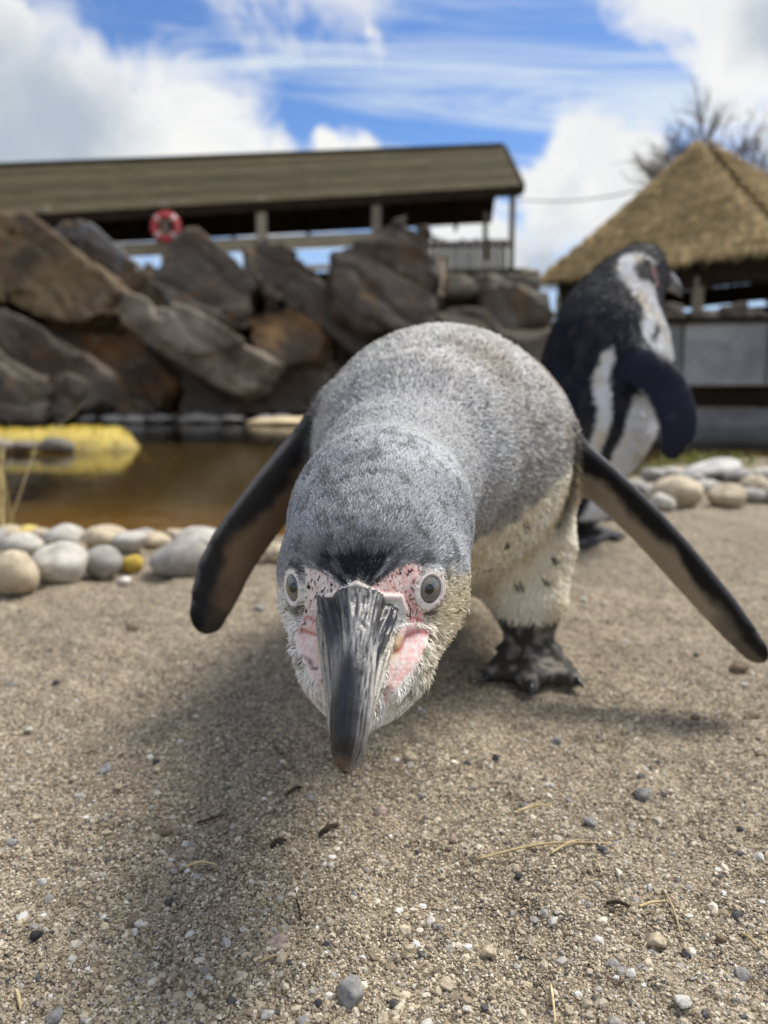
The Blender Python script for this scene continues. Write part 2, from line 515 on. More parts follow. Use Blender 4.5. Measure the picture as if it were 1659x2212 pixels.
# water
def make_water():
    m = bpy.data.materials.new('pond_water'); m.use_nodes = True
    t = m.node_tree; t.nodes.clear(); b = NB(t)
    tc = b.n('ShaderNodeTexCoord')
    mp = b.n('ShaderNodeMapping'); b.l(tc.outputs['Object'], mp.inputs[0]); mp.inputs['Scale'].default_value = (1, 1.6, 1)
    h = b.noise(mp.outputs[0], 5.0, 4, 0.5, 0.4)
    bp = b.n('ShaderNodeBump'); bp.inputs['Strength'].default_value = 0.10; bp.inputs['Distance'].default_value = 0.02; b.l(h, bp.inputs['Height'])
    fr = b.n('ShaderNodeFresnel'); fr.inputs['IOR'].default_value = 1.33; b.l(bp.outputs[0], fr.inputs['Normal'])
    gl = b.n('ShaderNodeBsdfGlossy'); gl.inputs['Roughness'].default_value = 0.02; b.l(bp.outputs[0], gl.inputs['Normal'])
    tr = b.n('ShaderNodeBsdfTransparent'); tr.inputs['Color'].default_value = (0.82, 0.72, 0.50, 1)
    mx = b.n('ShaderNodeMixShader'); b.l(fr.outputs[0], mx.inputs[0]); b.l(tr.outputs[0], mx.inputs[1]); b.l(gl.outputs[0], mx.inputs[2])
    o = b.n('ShaderNodeOutputMaterial'); b.l(mx.outputs[0], o.inputs[0])
    return m
wx = np.linspace(-14, 14, 90); V = []; F = []
for i, xx in enumerate(wx):
    a0 = float(shore(np.array([xx]))[0]) - 0.12; a1 = float(far_shore(np.array([xx]))[0]) + 0.45
    for k in range(13): V.append((xx, a0 + (a1 - a0) * k / 12, WATER))
for i in range(89):
    for k in range(12):
        q = i * 13 + k; F.append((q, q + 13, q + 14, q + 1))
tag(obj('water', py_mesh('water', V, F, make_water())), kind='structure')

# ------------------------------------------------------------------ feathers and painting helpers
def seg_poly(q, poly):
    """signed distance (negative inside) of 2-D points to a polygon"""
    poly = np.asarray(poly, float); n = len(poly)
    d = np.full(len(q), 1e9); ins = np.zeros(len(q), bool)
    for i in range(n):
        a, b = poly[i], poly[(i + 1) % n]; ab = b - a
        t = np.clip(((q - a) @ ab) / max(ab @ ab, 1e-12), 0, 1)
        d = np.minimum(d, np.linalg.norm(q - a - t[:, None] * ab, axis=1))
        cond = (a[1] > q[:, 1]) != (b[1] > q[:, 1])
        xi = a[0] + (q[:, 1] - a[1]) / (b[1] - a[1] if b[1] != a[1] else 1e-9) * (b[0] - a[0])
        ins ^= cond & (q[:, 0] < xi)
    return np.where(ins, -d, d)
def polyline_d(p, pts):
    d = np.full(len(p), 1e9)
    for i in range(len(pts) - 1):
        a, b = np.asarray(pts[i], float), np.asarray(pts[i + 1], float); ab = b - a
        t = np.clip(((p - a) @ ab) / (ab @ ab), 0, 1)
        d = np.minimum(d, np.linalg.norm(p - a - t[:, None] * ab, axis=1))
    return d
def blades(V, F, N, C, flow, length, width, dens, lift, tipgain, jitter=0.25):
    """small lanceolate feathers lying on a surface; length/width/dens are per-vertex arrays (m, m, per m2)"""
    a, b, c_, d_ = (V[F[:, i]] for i in range(4))
    area = 0.5 * np.linalg.norm(np.cross(c_ - a, d_ - b), axis=1)
    wgt = area * dens[F].mean(1)
    n = int(wgt.sum())
    f = rng.choice(len(F), n, p=wgt / wgt.sum())
    u, v = rng.random(n)[:, None], rng.random(n)[:, None]
    W4 = [(1 - u) * (1 - v), u * (1 - v), u * v, (1 - u) * v]
    ip = lambda A: sum(W4[i] * A[F[f, i]] for i in range(4))
    p = ip(V); nn = nrm(ip(N)); cc = ip(C); L = ip(length[:, None]); Wd = ip(width[:, None]); LF = ip(lift[:, None])
    t = flow(p); t = t + jitter * rng.normal(size=t.shape); t = nrm(t - (t * nn).sum(1, keepdims=True) * nn)
    s = np.cross(nn, t)
    L = L * rng.uniform(0.6, 1.35, (n, 1)); up = LF * rng.uniform(0.3, 1.6, (n, 1))
    root = p - nn * 0.0003
    mid = p + t * L * 0.45 + nn * L * up * 0.75
    tip = p + t * L + nn * L * up
    verts = np.stack([root, mid - s * Wd * .5, tip, mid + s * Wd * .5], 1).reshape(-1, 3)
    faces = np.arange(4 * n).reshape(n, 4)
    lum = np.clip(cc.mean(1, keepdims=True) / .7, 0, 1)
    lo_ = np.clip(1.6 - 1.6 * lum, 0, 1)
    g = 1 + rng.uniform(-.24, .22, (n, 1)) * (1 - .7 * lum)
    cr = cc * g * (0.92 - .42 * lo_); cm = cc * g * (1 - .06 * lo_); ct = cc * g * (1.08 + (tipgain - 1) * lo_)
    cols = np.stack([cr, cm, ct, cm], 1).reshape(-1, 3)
    nb_ = nrm(nn + 0.24 * rng.normal(size=nn.shape) - 0.20 * t)
    nrmls = np.repeat(nb_, 4, axis=0)
    return verts, faces, np.clip(cols, 0, 1), nrmls
def flipper(p, ctr, wdir, W, T):
    """flat tapering paddle along a polyline; returns distance, position along, across (-1..1) and face side"""
    best = np.full(len(p), 1e9); tt = np.zeros(len(p)); ww = np.zeros(len(p)); ff = np.zeros(len(p))
    n = len(ctr) - 1
    for i in range(n):
        a, b = ctr[i], ctr[i + 1]; ab = b - a; Lb = np.linalg.norm(ab); ta = ab / Lb
        t = np.clip(((p - a) @ ta) / Lb, 0, 1)
        o = p - a - t[:, None] * ab
        wd = nrm(wdir[i] - (wdir[i] @ ta) * ta); nf = np.cross(ta, wd)
        g = (i + t) / n
        Wg = np.interp(g, np.linspace(0, 1, len(W)), W); Tg = np.interp(g, np.linspace(0, 1, len(T)), T)
        ow, on, ot = o @ wd, o @ nf, o @ ta
        e = np.sqrt((ow / Wg) ** 2 + (on / Tg) ** 2 + (ot / Wg) ** 2)
        d = (e - 1) * Tg
        m = d < best
        best = np.where(m, d, best); tt = np.where(m, g, tt); ww = np.where(m, ow / Wg, ww); ff = np.where(m, on / Tg, ff)
    return best, tt, ww, ff
def densify(pts, n):
    pts = np.asarray(pts, float); k = len(pts)
    t = np.linspace(0, k - 1, n); out = []
    for v in t:                                   # Catmull-Rom
        i = min(int(v), k - 2); f = v - i
        p0, p1, p2, p3_ = pts[max(i - 1, 0)], pts[i], pts[i + 1], pts[min(i + 2, k - 1)]
        out.append(0.5 * ((2 * p1) + (-p0 + p2) * f + (2 * p0 - 5 * p1 + 4 * p2 - p3_) * f * f + (-p0 + 3 * p1 - 3 * p2 + p3_) * f ** 3))
    return np.array(out)
def foot_sdf(p, heel, tips, ankle, zmin=0.006):
    d = None
    for i, tp in enumerate(tips):
        q = heel + (tp - heel) * 0.5 + np.array([0, 0, 0.009])
        e = smin(rcone(p, heel + np.array([0, 0, .014]), q, 0.0120, 0.0080), rcone(p, q, tp, 0.0080, 0.0054), 0.004)
        d = e if d is None else smin(d, e, 0.006)
    for i in range(len(tips) - 1):
        for f in (0.2, 0.4, 0.6, 0.8):
            tp = tips[i] * (1 - f) + tips[i + 1] * f
            k = 0.84 + 0.10 * abs(f - .5) * 2
            e = rcone(p, heel + np.array([0, 0, .008]), heel + (tp - heel) * k + np.array([0, 0, .0005]), 0.009, 0.0046)
            d = smin(d, e, 0.006)
    return d

# ------------------------------------------------------------------ the front penguin
HD = 0.305
Bb = P(776, 1292, 0.268); Bt = P(751, 1642, 0.224)                # bill base and tip
spine = [P(810, 1215, HD), P(824, 1122, .337), P(853, 1045, .395), P(902, 985, .47), P(945, 985, .54), P(965, 1002, .612), P(985, 1002, .70), P(1000, 1010, .80), P(1005, 1045, .87)]
srad = [0.0350, 0.0345, 0.0365, 0.057, 0.085, 0.0985, 0.088, 0.048, 0.018]
fl_L = densify([P(715, 930, .565), P(640, 1015, .54), P(560, 1115, .515), P(492, 1215, .495), P(452, 1318, .482)], 11)
fl_R = densify([P(1165, 935, .575), P(1275, 1022, .55), P(1400, 1140, .525), P(1520, 1275, .505), P(1618, 1392, .493)], 11)
def perp_w(ctr, k):
    out = []
    for i in range(len(ctr) - 1):
        t = nrm(ctr[i + 1] - ctr[i]); im = nrm(np.cross(t, FWD))          # across, in the plane facing the viewer
        if im @ UPV < 0: im = -im
        out.append(nrm(im * k[0] - FWD * k[1]))
    return out
wd_L = perp_w(fl_L, (0.62, 0.78)); wd_R = perp_w(fl_R, (0.30, 0.955))
FW_L = [.026, .0240, .0225, .0220, .0215, .0200, .0150]; FT = [.012, .0085, .007, .006, .0055, .005, .004]
FW_R = [.027, .0245, .0230, .0220, .0210, .0190, .0140]
legR = [P(1130, 1200, .60), P(1140, 1300, .585), P(1142, 1362, .585), P(1140, 1400, .588)]
legL = [P(830, 1200, .66), P(825, 1290, .67), P(815, 1335, .67), P(812, 1370, .675)]
gz = lambda q, h: np.array([q[0], q[1], h])
toR = [gz(G(1058, 1476), .0065), gz(G(1146, 1500), .0065), gz(G(1240, 1486), .0065)]
heelR = gz(G(1142, 1418), .004)
toL = [gz(G(745, 1398), .006), gz(G(800, 1410), .006), gz(G(870, 1400), .006)]
heelL = gz(G(815, 1362), .004)

def head_core(p):
    d = chain(p, spine, srad, 0.022)
    d = smin(d, rcone(p, P(802, 1290, .309), P(786, 1430, .283), 0.0362, 0.0215), 0.012)       # cheeks to chin
    d = smin(d, rcone(p, P(786, 1430, .283), P(772, 1530, .262), 0.0215, 0.0085), 0.010)
    d = smin(d, rcone(p, P(772, 1225, .293), P(775, 1300, .284), 0.020, 0.0165), 0.012)        # forehead running into the bill
    return d
def march(px, py, sdf=None):
    sdf = sdf or head_core
    r = ray(px, py); k = np.linalg.norm(r); r = r / k; t = 0.2
    for _ in range(80):
        v = float(sdf((CAMP + r * t)[None])[0])
        t += v * 0.9
        if abs(v) < 2e-5: break
    return CAMP + r * t
def march_n(q):
    return nrm(grad(head_core, q[None], 5e-4))[0]
rim = [march(*q) for q in ((684, 1338), (687, 1302), (712, 1291), (742, 1279), (770, 1263), (798, 1277), (828, 1290), (864, 1291), (874, 1318))]
gapeL = [march(*q) for q in ((646, 1356), (668, 1349), (694, 1358), (706, 1385))]
gapeR = [march(*q) for q in ((920, 1362), (893, 1350), (866, 1362), (852, 1390))]
cheekL = [march(*q) for q in ((655, 1385), (668, 1430), (690, 1480))]
cheekR = [march(*q) for q in ((905, 1395), (884, 1440), (850, 1490))]
eyes = []
for (px, py, k) in ((639, 1269, -1), (925, 1272, 1)):
    q = march(px, py); n_ = march_n(q)
    eyes.append((q, n_))

def core_front(p):
    d = head_core(p)
    m = (p[:, 1] < .34)
    if m.any(): d[m] = face_detail(p[m], d[m])
    m = (p[:, 2] < .15) & (p[:, 1] > .42)
    if m.any(): d[m] = leg_detail(p[m], d[m])
    return d
def face_detail(p, d):
    for a, r_, k in ((rim, .0012, .0010), (gapeL, .0016, .002), (gapeR, .0016, .002), (cheekL, .003, .006), (cheekR, .003, .006)):
        d = smin(d, polyline_d(p, a) - r_, k)
    for q, n_ in eyes:                                  # sockets
        hgt = (p - q) @ n_
        rr = np.linalg.norm(p - q - hgt[:, None] * n_, axis=1)
        ring = np.sqrt((rr - 0.0064) ** 2 + (hgt - 0.0002) ** 2) - 0.0012
        d = smin(d, ring, 0.003)
        d = np.maximum(d, -(np.linalg.norm(p - (q - n_ * 0.0036), axis=1) - 0.0070))
    return d
def leg_detail(p, d):
    for lg, rr in ((legR, (.040, .026, .0150, .0130)), (legL, (.040, .024, .0135, .0125))):
        d = smin(d, chain(p, lg, rr, .012), .022)
    m = p[:, 2] < .06
    if m.any():
        q, dm = p[m], d[m]
        for lg, heel, tips in ((legR, heelR, toR), (legL, heelL, toL)):
            e = foot_sdf(q, heel, tips, lg[-1])
            e = smin(e, rcone(q, lg[-1], heel + np.array([0, 0, .014]), .0130, .0120), .008)
            dm = smin(dm, e, .006)
        spur = legR[-1]
        dm = smin(dm, rcone(q, spur + np.array([-.008, 0, .004]), spur + np.array([-.024, -.004, .001]), .004, .0018), .003)
        d[m] = dm
    return d
def sdf_front(p):
    d = core_front(p)
    for (ctr, wd, W) in ((fl_L, wd_L, FW_L), (fl_R, wd_R, FW_R)):
        bb = np.linalg.norm(p - ctr.mean(0), axis=1)
        m = bb < 0.17
        if m.any():
            e = flipper(p[m], ctr, wd, W, FT)[0]
            dm = d[m]; d[m] = smin(dm, e, 0.014)
    return d

V, F = nets(sdf_front, (-.22, .18, -.006), (.28, .93, .30), 0.0018)
# finer faces on the head
cen = V[F].mean(1)
headf = (cen[:, 1] < 0.335) & (np.abs(cen[:, 0]) < 0.06)
mid_cache = {}
def refine(V, F, sel, sdf):
    E = np.concatenate([F[:, [i, (i + 1) % 4]] for i in range(4)]); 
    sf = F[sel]
    e = np.sort(np.concatenate([sf[:, [i, (i + 1) % 4]] for i in range(4)]), 1)
    ue, inv = np.unique(e, axis=0, return_inverse=True); inv = inv.ravel()
    m = len(sf); base = len(V)
    me_ = V[ue].mean(1); fc = V[sf].mean(1)
    ei = inv.reshape(4, m) + base; ci = np.arange(m) + base + len(ue)
    newF = np.concatenate([np.stack([sf[:, i], ei[i], ci, ei[(i - 1) % 4]], 1) for i in range(4)])
    V2 = np.concatenate([V, me_, fc])
    new = np.arange(base, len(V2))
    p = V2[new]; g = grad(sdf, p, 2e-4); dd = sdf(p); p = p - g * (dd / np.maximum((g ** 2).sum(1), .2))[:, None]
    V2[new] = p
    return V2, np.concatenate([F[~sel], newF])
V, F = refine(V, F, headf, core_front)
H0 = march(782, 1280)
cen = V[F].mean(1)
V, F = refine(V, F, (np.abs(cen[:, 0] - H0[0]) < .031) & (cen[:, 1] < .312) & (np.abs(cen[:, 2] - H0[2] + .006) < .030), core_front)
N = nrm(grad(sdf_front, V, 6e-4))
# the narrow seam where fine and coarse faces meet lies under the feathers

# face chart: millimetres on the face plane
S_ax, V_ax = RGT, -UPV
H0 = march(782, 1280)
def chart(p): return np.stack([(p - H0) @ S_ax, (p - H0) @ V_ax], -1) * 1000
def cpoly(px): return [chart(march(*q)) for q in px]
PG = dict(
    foreh=cpoly([(770, 1262), (742, 1280), (722, 1245), (690, 1228), (664, 1205), (694, 1178), (770, 1160), (850, 1175), (880, 1200), (852, 1225), (826, 1248), (798, 1278)]),
    loreL=cpoly([(660, 1228), (688, 1232), (722, 1252), (748, 1276), (712, 1290), (690, 1298), (684, 1345), (650, 1350), (658, 1315), (664, 1280), (662, 1250)]),
    loreR=cpoly([(798, 1274), (826, 1252), (852, 1232), (885, 1216), (910, 1222), (902, 1250), (898, 1290), (912, 1318), (920, 1345), (880, 1345), (870, 1310), (862, 1294), (826, 1290)]),
    gapeL=cpoly([(643, 1356), (668, 1346), (696, 1350), (708, 1380), (714, 1440), (716, 1508), (690, 1470), (662, 1430), (650, 1390)]),
    gapeR=cpoly([(922, 1356), (893, 1344), (860, 1352), (848, 1385), (840, 1430), (826, 1510), (868, 1470), (900, 1425), (916, 1390)]),
    yelR=cpoly([(858, 1362), (872, 1378), (862, 1410), (846, 1425), (846, 1390)]),
    wedgeL=cpoly([(655, 1405), (675, 1420), (690, 1440), (712, 1450), (716, 1500), (690, 1470)]),
    wedgeR=cpoly([(852, 1425), (862, 1432), (850, 1465), (828, 1505), (832, 1460)]),
)
def paint_front(p, n, noise_k=1.0):
    m_ = len(p)
    big = fbm(p, 28, 4, 3); fine = fbm(p, 260, 3, 5); vf = fbm(p, 900, 2, 6)
    sx = p - H0; u = chart(p)
    headw = 1 - sstep(p[:, 1], 0.315, 0.345)
    ub = chart(Bb[None])[0]; dv = u - ub; rad_ = np.linalg.norm(dv, axis=1); ang_ = np.arctan2(dv[:, 0], -dv[:, 1])
    streak = fbm(np.stack([ang_ * 22, rad_ * .16, 0 * rad_], 1), 1.0, 3, 81)
    # mantle: worn grey-brown, darker streaks
    c = np.tile(np.array([0.40, 0.38, 0.355]), (m_, 1))
    c = lerp(c, np.array([0.52, 0.51, 0.49]), sstep(big, .45, .68)[:, None])
    c = lerp(c, np.array([0.13, 0.115, 0.10]), (sstep(fine, .52, .68) * .6)[:, None])
    br = fbm(p, 17, 4, 91)
    c = lerp(c, np.array([0.24, 0.20, 0.155]), (sstep(br, .50, .66) * sstep(p[:, 1], .40, .50) * .7)[:, None])
    c = lerp(c, np.array([0.62, 0.625, 0.64]), (sstep(fbm(p, 13, 3, 95), .54, .70) * sstep(p[:, 2], .19, .23) * .6)[:, None])  # blue-white highlights on the upper back, painted into the colour
    nk = (1 - sstep(p[:, 1], .40, .50))
    c = lerp(c, np.array([0.36, 0.365, 0.38]), (nk * .75)[:, None])
    # top of the back painted paler for the light falling on it
    c = lerp(c, np.array([0.52, 0.505, 0.49]), (sstep(p[:, 2], .222, .255) * sstep(p[:, 1], .50, .56) * .7)[:, None])
    # underside
    lim = 0.158 + 0.030 * (big - .5) + 0.026 * (fine - .5) + .022 * (fbm(p, 90, 2, 77) - .5) - 0.045 * sstep(p[:, 1], .345, .37) * (1 - sstep(p[:, 1], .43, .50))
    bel = sstep(lim - p[:, 2], -.003, .004) * sstep(p[:, 1], .335, .365)
    cream = lerp(np.tile(np.array([0.82, 0.765, 0.64]), (m_, 1)), np.array([0.72, 0.63, 0.46]), sstep(fbm(p, 40, 3, 12), .4, .7)[:, None])
    # dark fringe along the edge of the underside
    edge = np.exp(-((p[:, 2] - lim - .004) / .016) ** 2) * (p[:, 0] > .02) * sstep(p[:, 1], .345, .38) * (1 - sstep(p[:, 1], .50, .56))
    c = lerp(c, np.array([0.05, 0.048, 0.046]), np.clip(edge * (fine + .2) * .95 * sstep(big, .40, .60), 0, .9)[:, None])
    c = lerp(c, cream, bel[:, None])
    for (qx, qy) in ((1135, 1130), (1205, 1128), (1196, 1206), (1060, 1225), (1095, 1172), (1175, 1250), (1120, 1262)):
        q = SPOTS.setdefault((qx, qy), march(qx, qy, core_front))
        dd = np.linalg.norm((p - q) * np.array([1, 1, 1.2]), axis=1)
        c = lerp(c, np.array([0.045, 0.04, 0.035]), (1 - sstep(dd, .002, .0048))[:, None])
    # ---- head
    white = lerp(np.tile(np.array([0.82, 0.81, 0.77]), (m_, 1)), np.array([0.78, 0.69, 0.50]), sstep(u[:, 0] + 20 * (big - .5), 8, 34)[:, None])
    capv = u[:, 1] + 5 * (fine - .5) + 6 * (big - .5) + 9 * (streak - .5)
    cheek = sstep(capv, -7.0, 1.0)                                  # white face below the cap line
    hc = lerp(np.tile(np.array([0.31, 0.318, 0.34]), (m_, 1)), np.array([0.47, 0.48, 0.505]), sstep(big, .4, .65)[:, None])
    hc = lerp(hc, np.array([0.07, 0.068, 0.066]), (sstep(fine, .52, .68) * .6)[:, None])
    hc = lerp(hc, white, cheek[:, None])
    # brown-tipped whiskery feathers on the cheeks
    st = fbm(p * np.array([1, 1, 2.2]), 420, 2, 22)
    hc = lerp(hc, np.array([0.13, 0.095, 0.05]), (sstep(st, .56, .70) * cheek * .75)[:, None])
    sd = {k: seg_poly(u, v) for k, v in PG.items()}
    fr = p[:, 1] < 0.315
    jit = 2.6 * (fine - .5) * 2
    js = 9 * (streak - .5)
    upk = sstep(-u[:, 1], 4, 16)
    hc = lerp(hc, np.array([0.070, 0.072, 0.080]), ((1 - sstep(sd['foreh'] + js, -3, 7)) * .6)[:, None])
    hc = lerp(hc, np.array([0.016, 0.017, 0.022]), (1 - sstep(sd['foreh'] + js + 4.5 * upk, -3.5, 2.0))[:, None])
    hc = lerp(hc, np.array([0.62, 0.62, 0.62]), (np.exp(-((sd['foreh'] - .6) / 1.8) ** 2) * sstep(streak, .56, .66) * sstep(u[:, 1], -16, -8) * .8)[:, None])
    # dark smudges behind and below the eyes
    for (q, n_), o in zip(eyes, (-1, 1)):
        r_ = np.linalg.norm(p - q, axis=1) * 1000
        hc = lerp(hc, np.array([0.05, 0.045, 0.035]), (np.exp(-((r_ - 8.6) / 1.8) ** 2) * sstep(fine, .38, .6) * .9)[:, None])
    skin = np.zeros(m_)
    pinkL, pinkR = np.array([0.70, 0.57, 0.54]), np.array([0.74, 0.42, 0.39])
    for k, cc in (('loreL', pinkL), ('loreR', pinkR), ('gapeL', np.array([0.74, 0.53, 0.50])), ('gapeR', np.array([0.76, 0.47, 0.45]))):
        a = (1 - sstep(sd[k] + jit * .35, -.5, .5)) * fr
        cc2 = lerp(np.tile(cc, (m_, 1)), np.array([0.80, 0.73, 0.68]), (sstep(vf, .38, .62) * .7)[:, None])
        hc = lerp(hc, cc2, a[:, None]); skin = np.maximum(skin, a)
        if k.startswith('lore'):                                    # tiny dark bristles
            ds = vnoise(np.stack([u[:, 0] * 1.9, u[:, 1] * 1.1 + u[:, 0] * .5, np.zeros(m_)], 1), 41)
            hc = lerp(hc, np.array([0.03, 0.028, 0.025]), (sstep(ds, .66, .76) * a)[:, None])
    a = (1 - sstep(sd['yelR'], -.8, .8)) * fr; hc = lerp(hc, np.array([0.72, 0.55, 0.28]), (a * .8)[:, None])
    for k in ('wedgeL', 'wedgeR'):
        a = (1 - sstep(sd[k] + jit, -1, 1)) * fr; hc = lerp(hc, np.array([0.06, 0.06, 0.06]), (a * sstep(fine, .42, .55) * .85)[:, None])
    a = (1 - sstep(polyline_d(p, rim), .0009, .0019)); hc = lerp(hc, np.array([0.72, 0.64, 0.58]), a[:, None]); skin = np.maximum(skin, a)
    for gl_ in (gapeL, gapeR):
        dg = polyline_d(p - np.array([0, 0, 0]), gl_)
        hc = lerp(hc, np.array([0.45, 0.14, 0.13]), (np.exp(-((dg - .0026) / .0007) ** 2) * skin * .85)[:, None])
    for q, n_ in eyes:
        r_ = np.linalg.norm(p - q, axis=1)
        a = 1 - sstep(r_, .0070, .0080); skin = np.maximum(skin, a)
        hc = lerp(hc, np.array([0.78, 0.70, 0.67]), a[:, None])
    c = lerp(c, hc, headw[:, None]); skin = skin * headw
    # ---- feet
    ft = 1 - sstep(p[:, 2], .040, .048)
    fcol = lerp(np.tile(np.array([0.042, 0.038, 0.034]), (m_, 1)), np.array([0.20, 0.18, 0.155]), sstep(fbm(p, 150, 4, 8), .44, .68)[:, None])
    c = lerp(c, fcol, ft[:, None]); skin = np.maximum(skin, ft)
    # ---- flippers
    for (ctr, wd, W, pale) in ((fl_L, wd_L, FW_L, (0.15, 0.105, 0.07)), (fl_R, wd_R, FW_R, (0.36, 0.31, 0.25))):  # left underside tone is darker: its shade is put into the colour
        sel = np.linalg.norm(p - ctr.mean(0), axis=1) < .17
        if not sel.any(): continue
        e, t, ww, ff = flipper(p[sel], ctr, wd, W, FT)
        on = 1 - sstep(e, .0008, .0035)
        vent = (n[sel] @ (-FWD * .5 - UPV)) > -0.15
        blk = np.array([0.014, 0.014, 0.016])
        f1 = fbm(p[sel] * np.array([1, 1, 1]), 42, 4, 14)
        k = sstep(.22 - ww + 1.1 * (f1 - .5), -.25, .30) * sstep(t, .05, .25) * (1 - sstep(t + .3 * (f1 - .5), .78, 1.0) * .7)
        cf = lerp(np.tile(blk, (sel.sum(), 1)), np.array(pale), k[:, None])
        cf = lerp(cf, np.array([0.16, 0.16, 0.165]), (sstep(ww, .88, .99) * .5)[:, None])
        cs = lerp(c[sel], cf, on[:, None]); c[sel] = cs; skin[sel] = np.maximum(skin[sel], on)
    # dark feathering plus painted armpit shade where the flippers leave the body
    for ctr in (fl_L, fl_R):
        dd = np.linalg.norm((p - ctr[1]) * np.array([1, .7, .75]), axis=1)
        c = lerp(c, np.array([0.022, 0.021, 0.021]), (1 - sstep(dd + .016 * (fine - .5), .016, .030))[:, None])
    pit = [P(1180, 985, .54), P(1200, 1060, .545), P(1205, 1120, .56)]  # black armpit stripe, partly shade put into the colour
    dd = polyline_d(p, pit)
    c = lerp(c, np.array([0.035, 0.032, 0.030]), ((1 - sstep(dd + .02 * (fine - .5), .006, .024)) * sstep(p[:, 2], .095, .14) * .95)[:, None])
    return np.clip(c, 0, 1), skin
SPOTS = {}
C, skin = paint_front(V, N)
base = heelR * 0.5 + heelL * 0.5; base[2] = 0
PEN = thing('penguin', 'grey-backed penguin leaning forward with pink-edged bill, flippers spread', 'penguin', base)
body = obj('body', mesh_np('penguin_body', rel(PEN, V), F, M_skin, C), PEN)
def flow_front(p):
    a = nrm(p - Bb); b = np.tile(nrm(np.array([.15, 1.0, -.10])), (len(p), 1))
    k = sstep(p[:, 1], .33, .46)[:, None]
    t = a * (1 - k) + b * k
    t[:, 2] -= 0.9 * sstep(.15 - p[:, 2], 0, .04) * k[:, 0]
    return t
k = sstep(V[:, 1], .30, .50)
vis = sstep((N * nrm(CAMP - V)).sum(1), -.35, -.15) * (V[:, 1] < .80)
length = 0.0026 + 0.0044 * k; width = 0.00042 + 0.0008 * k
facek = (1 - sstep(np.linalg.norm(V - H0, axis=1), .018, .04))
length = length * (1 - .35 * facek)
uc = chart(V); ruff = sstep(uc[:, 1], 2, 10) * sstep(np.abs(uc[:, 0]), 17, 24) * (V[:, 1] < .32)
length = length * (1 + .65 * ruff); width = width * (1 + .5 * ruff)
dens = (2.1 / (length * width * .5)) * (1 - sstep(skin, .15, .6)) * (0.15 + .85 * vis)
lift = 0.16 + 0.20 * ruff
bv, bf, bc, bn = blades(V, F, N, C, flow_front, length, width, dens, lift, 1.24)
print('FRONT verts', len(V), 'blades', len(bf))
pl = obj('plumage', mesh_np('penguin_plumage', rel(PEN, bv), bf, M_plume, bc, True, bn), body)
pl['kind'] = 'stuff'

# eyes
def make_eye_mat(name, iris, pupil):
    m, b, bs = mat_new(name)
    tc = b.n('ShaderNodeTexCoord'); o = tc.outputs['Object']
    sp = b.n('ShaderNodeSeparateXYZ'); b.l(o, sp.inputs[0])
    ln = b.vmath('LENGTH', o)
    ca = b.math('DIVIDE', sp.outputs[2], ln); ang = b.math('ARCCOSINE', ca)
    nz = b.noise(o, 1600, 4, 0.7); 
    c = b.mix(b.smooth(nz, .35, .65), tuple(v * .75 for v in iris), tuple(min(1, v * 1.35) for v in iris))
    c = b.mix(b.smooth(ang, .58, .80), c, (0.012, 0.011, 0.010))
    c = b.mix(b.smooth(ang, pupil * 1.02, pupil * 1.18), (0.002, 0.002, 0.002), c)
    b.l(c, bs.inputs['Base Color']); bs.inputs['Roughness'].default_value = 0.04
    bs.inputs['Specular IOR Level'].default_value = 0.55
    bs.inputs['Coat Weight'].default_value = 0.6; bs.inputs['Coat Roughness'].default_value = 0.02
    return m
M_eye = make_eye_mat('penguin_eye', (0.13, 0.125, 0.115), 0.23)
def uv_sphere(name, r, mat, seg=48):
    bm = bmesh.new(); bmesh.ops.create_uvsphere(bm, u_segments=seg, v_segments=seg // 2, radius=r)
    for f in bm.faces: f.smooth = True
    me = bpy.data.meshes.new(name); bm.to_mesh(me); bm.free(); me.materials.append(mat); return me
for (q, n_), tint in zip(eyes, ((0.80, 0.78, 0.77), (0.82, 0.72, 0.70))):
    cpos = q - n_ * 0.0040
    e = obj('eye', uv_sphere('penguin_eye', 0.0073, M_eye), PEN, tuple(cpos - base))
    gaze = nrm(n_ * .62 + nrm(CAMP - q) * .38)
    e.rotation_euler = Vector(gaze).to_track_quat('Z', 'Y').to_euler()
    # bare ring of skin round the eye
    a1 = nrm(np.cross(n_, [0, 0, 1.0])); a2 = np.cross(n_, a1)
    pts = [q + n_ * (.0009) + a1 * math.cos(t) * .0055 + a2 * math.sin(t) * .0057 for t in np.linspace(0, 2 * math.pi, 48, endpoint=False)]
    rv, rf = tube_mesh(pts, 0.00085, 10, True)
    cl = np.tile(np.array(tint), (len(rv), 1)) * (0.85 + .3 * fbm(rv, 700, 2, 3))[:, None]
    lid = obj('eyelid', py_mesh('penguin_eyelid', rel(PEN, rv), rf, M_lid, np.clip(cl, 0, 1)), PEN)

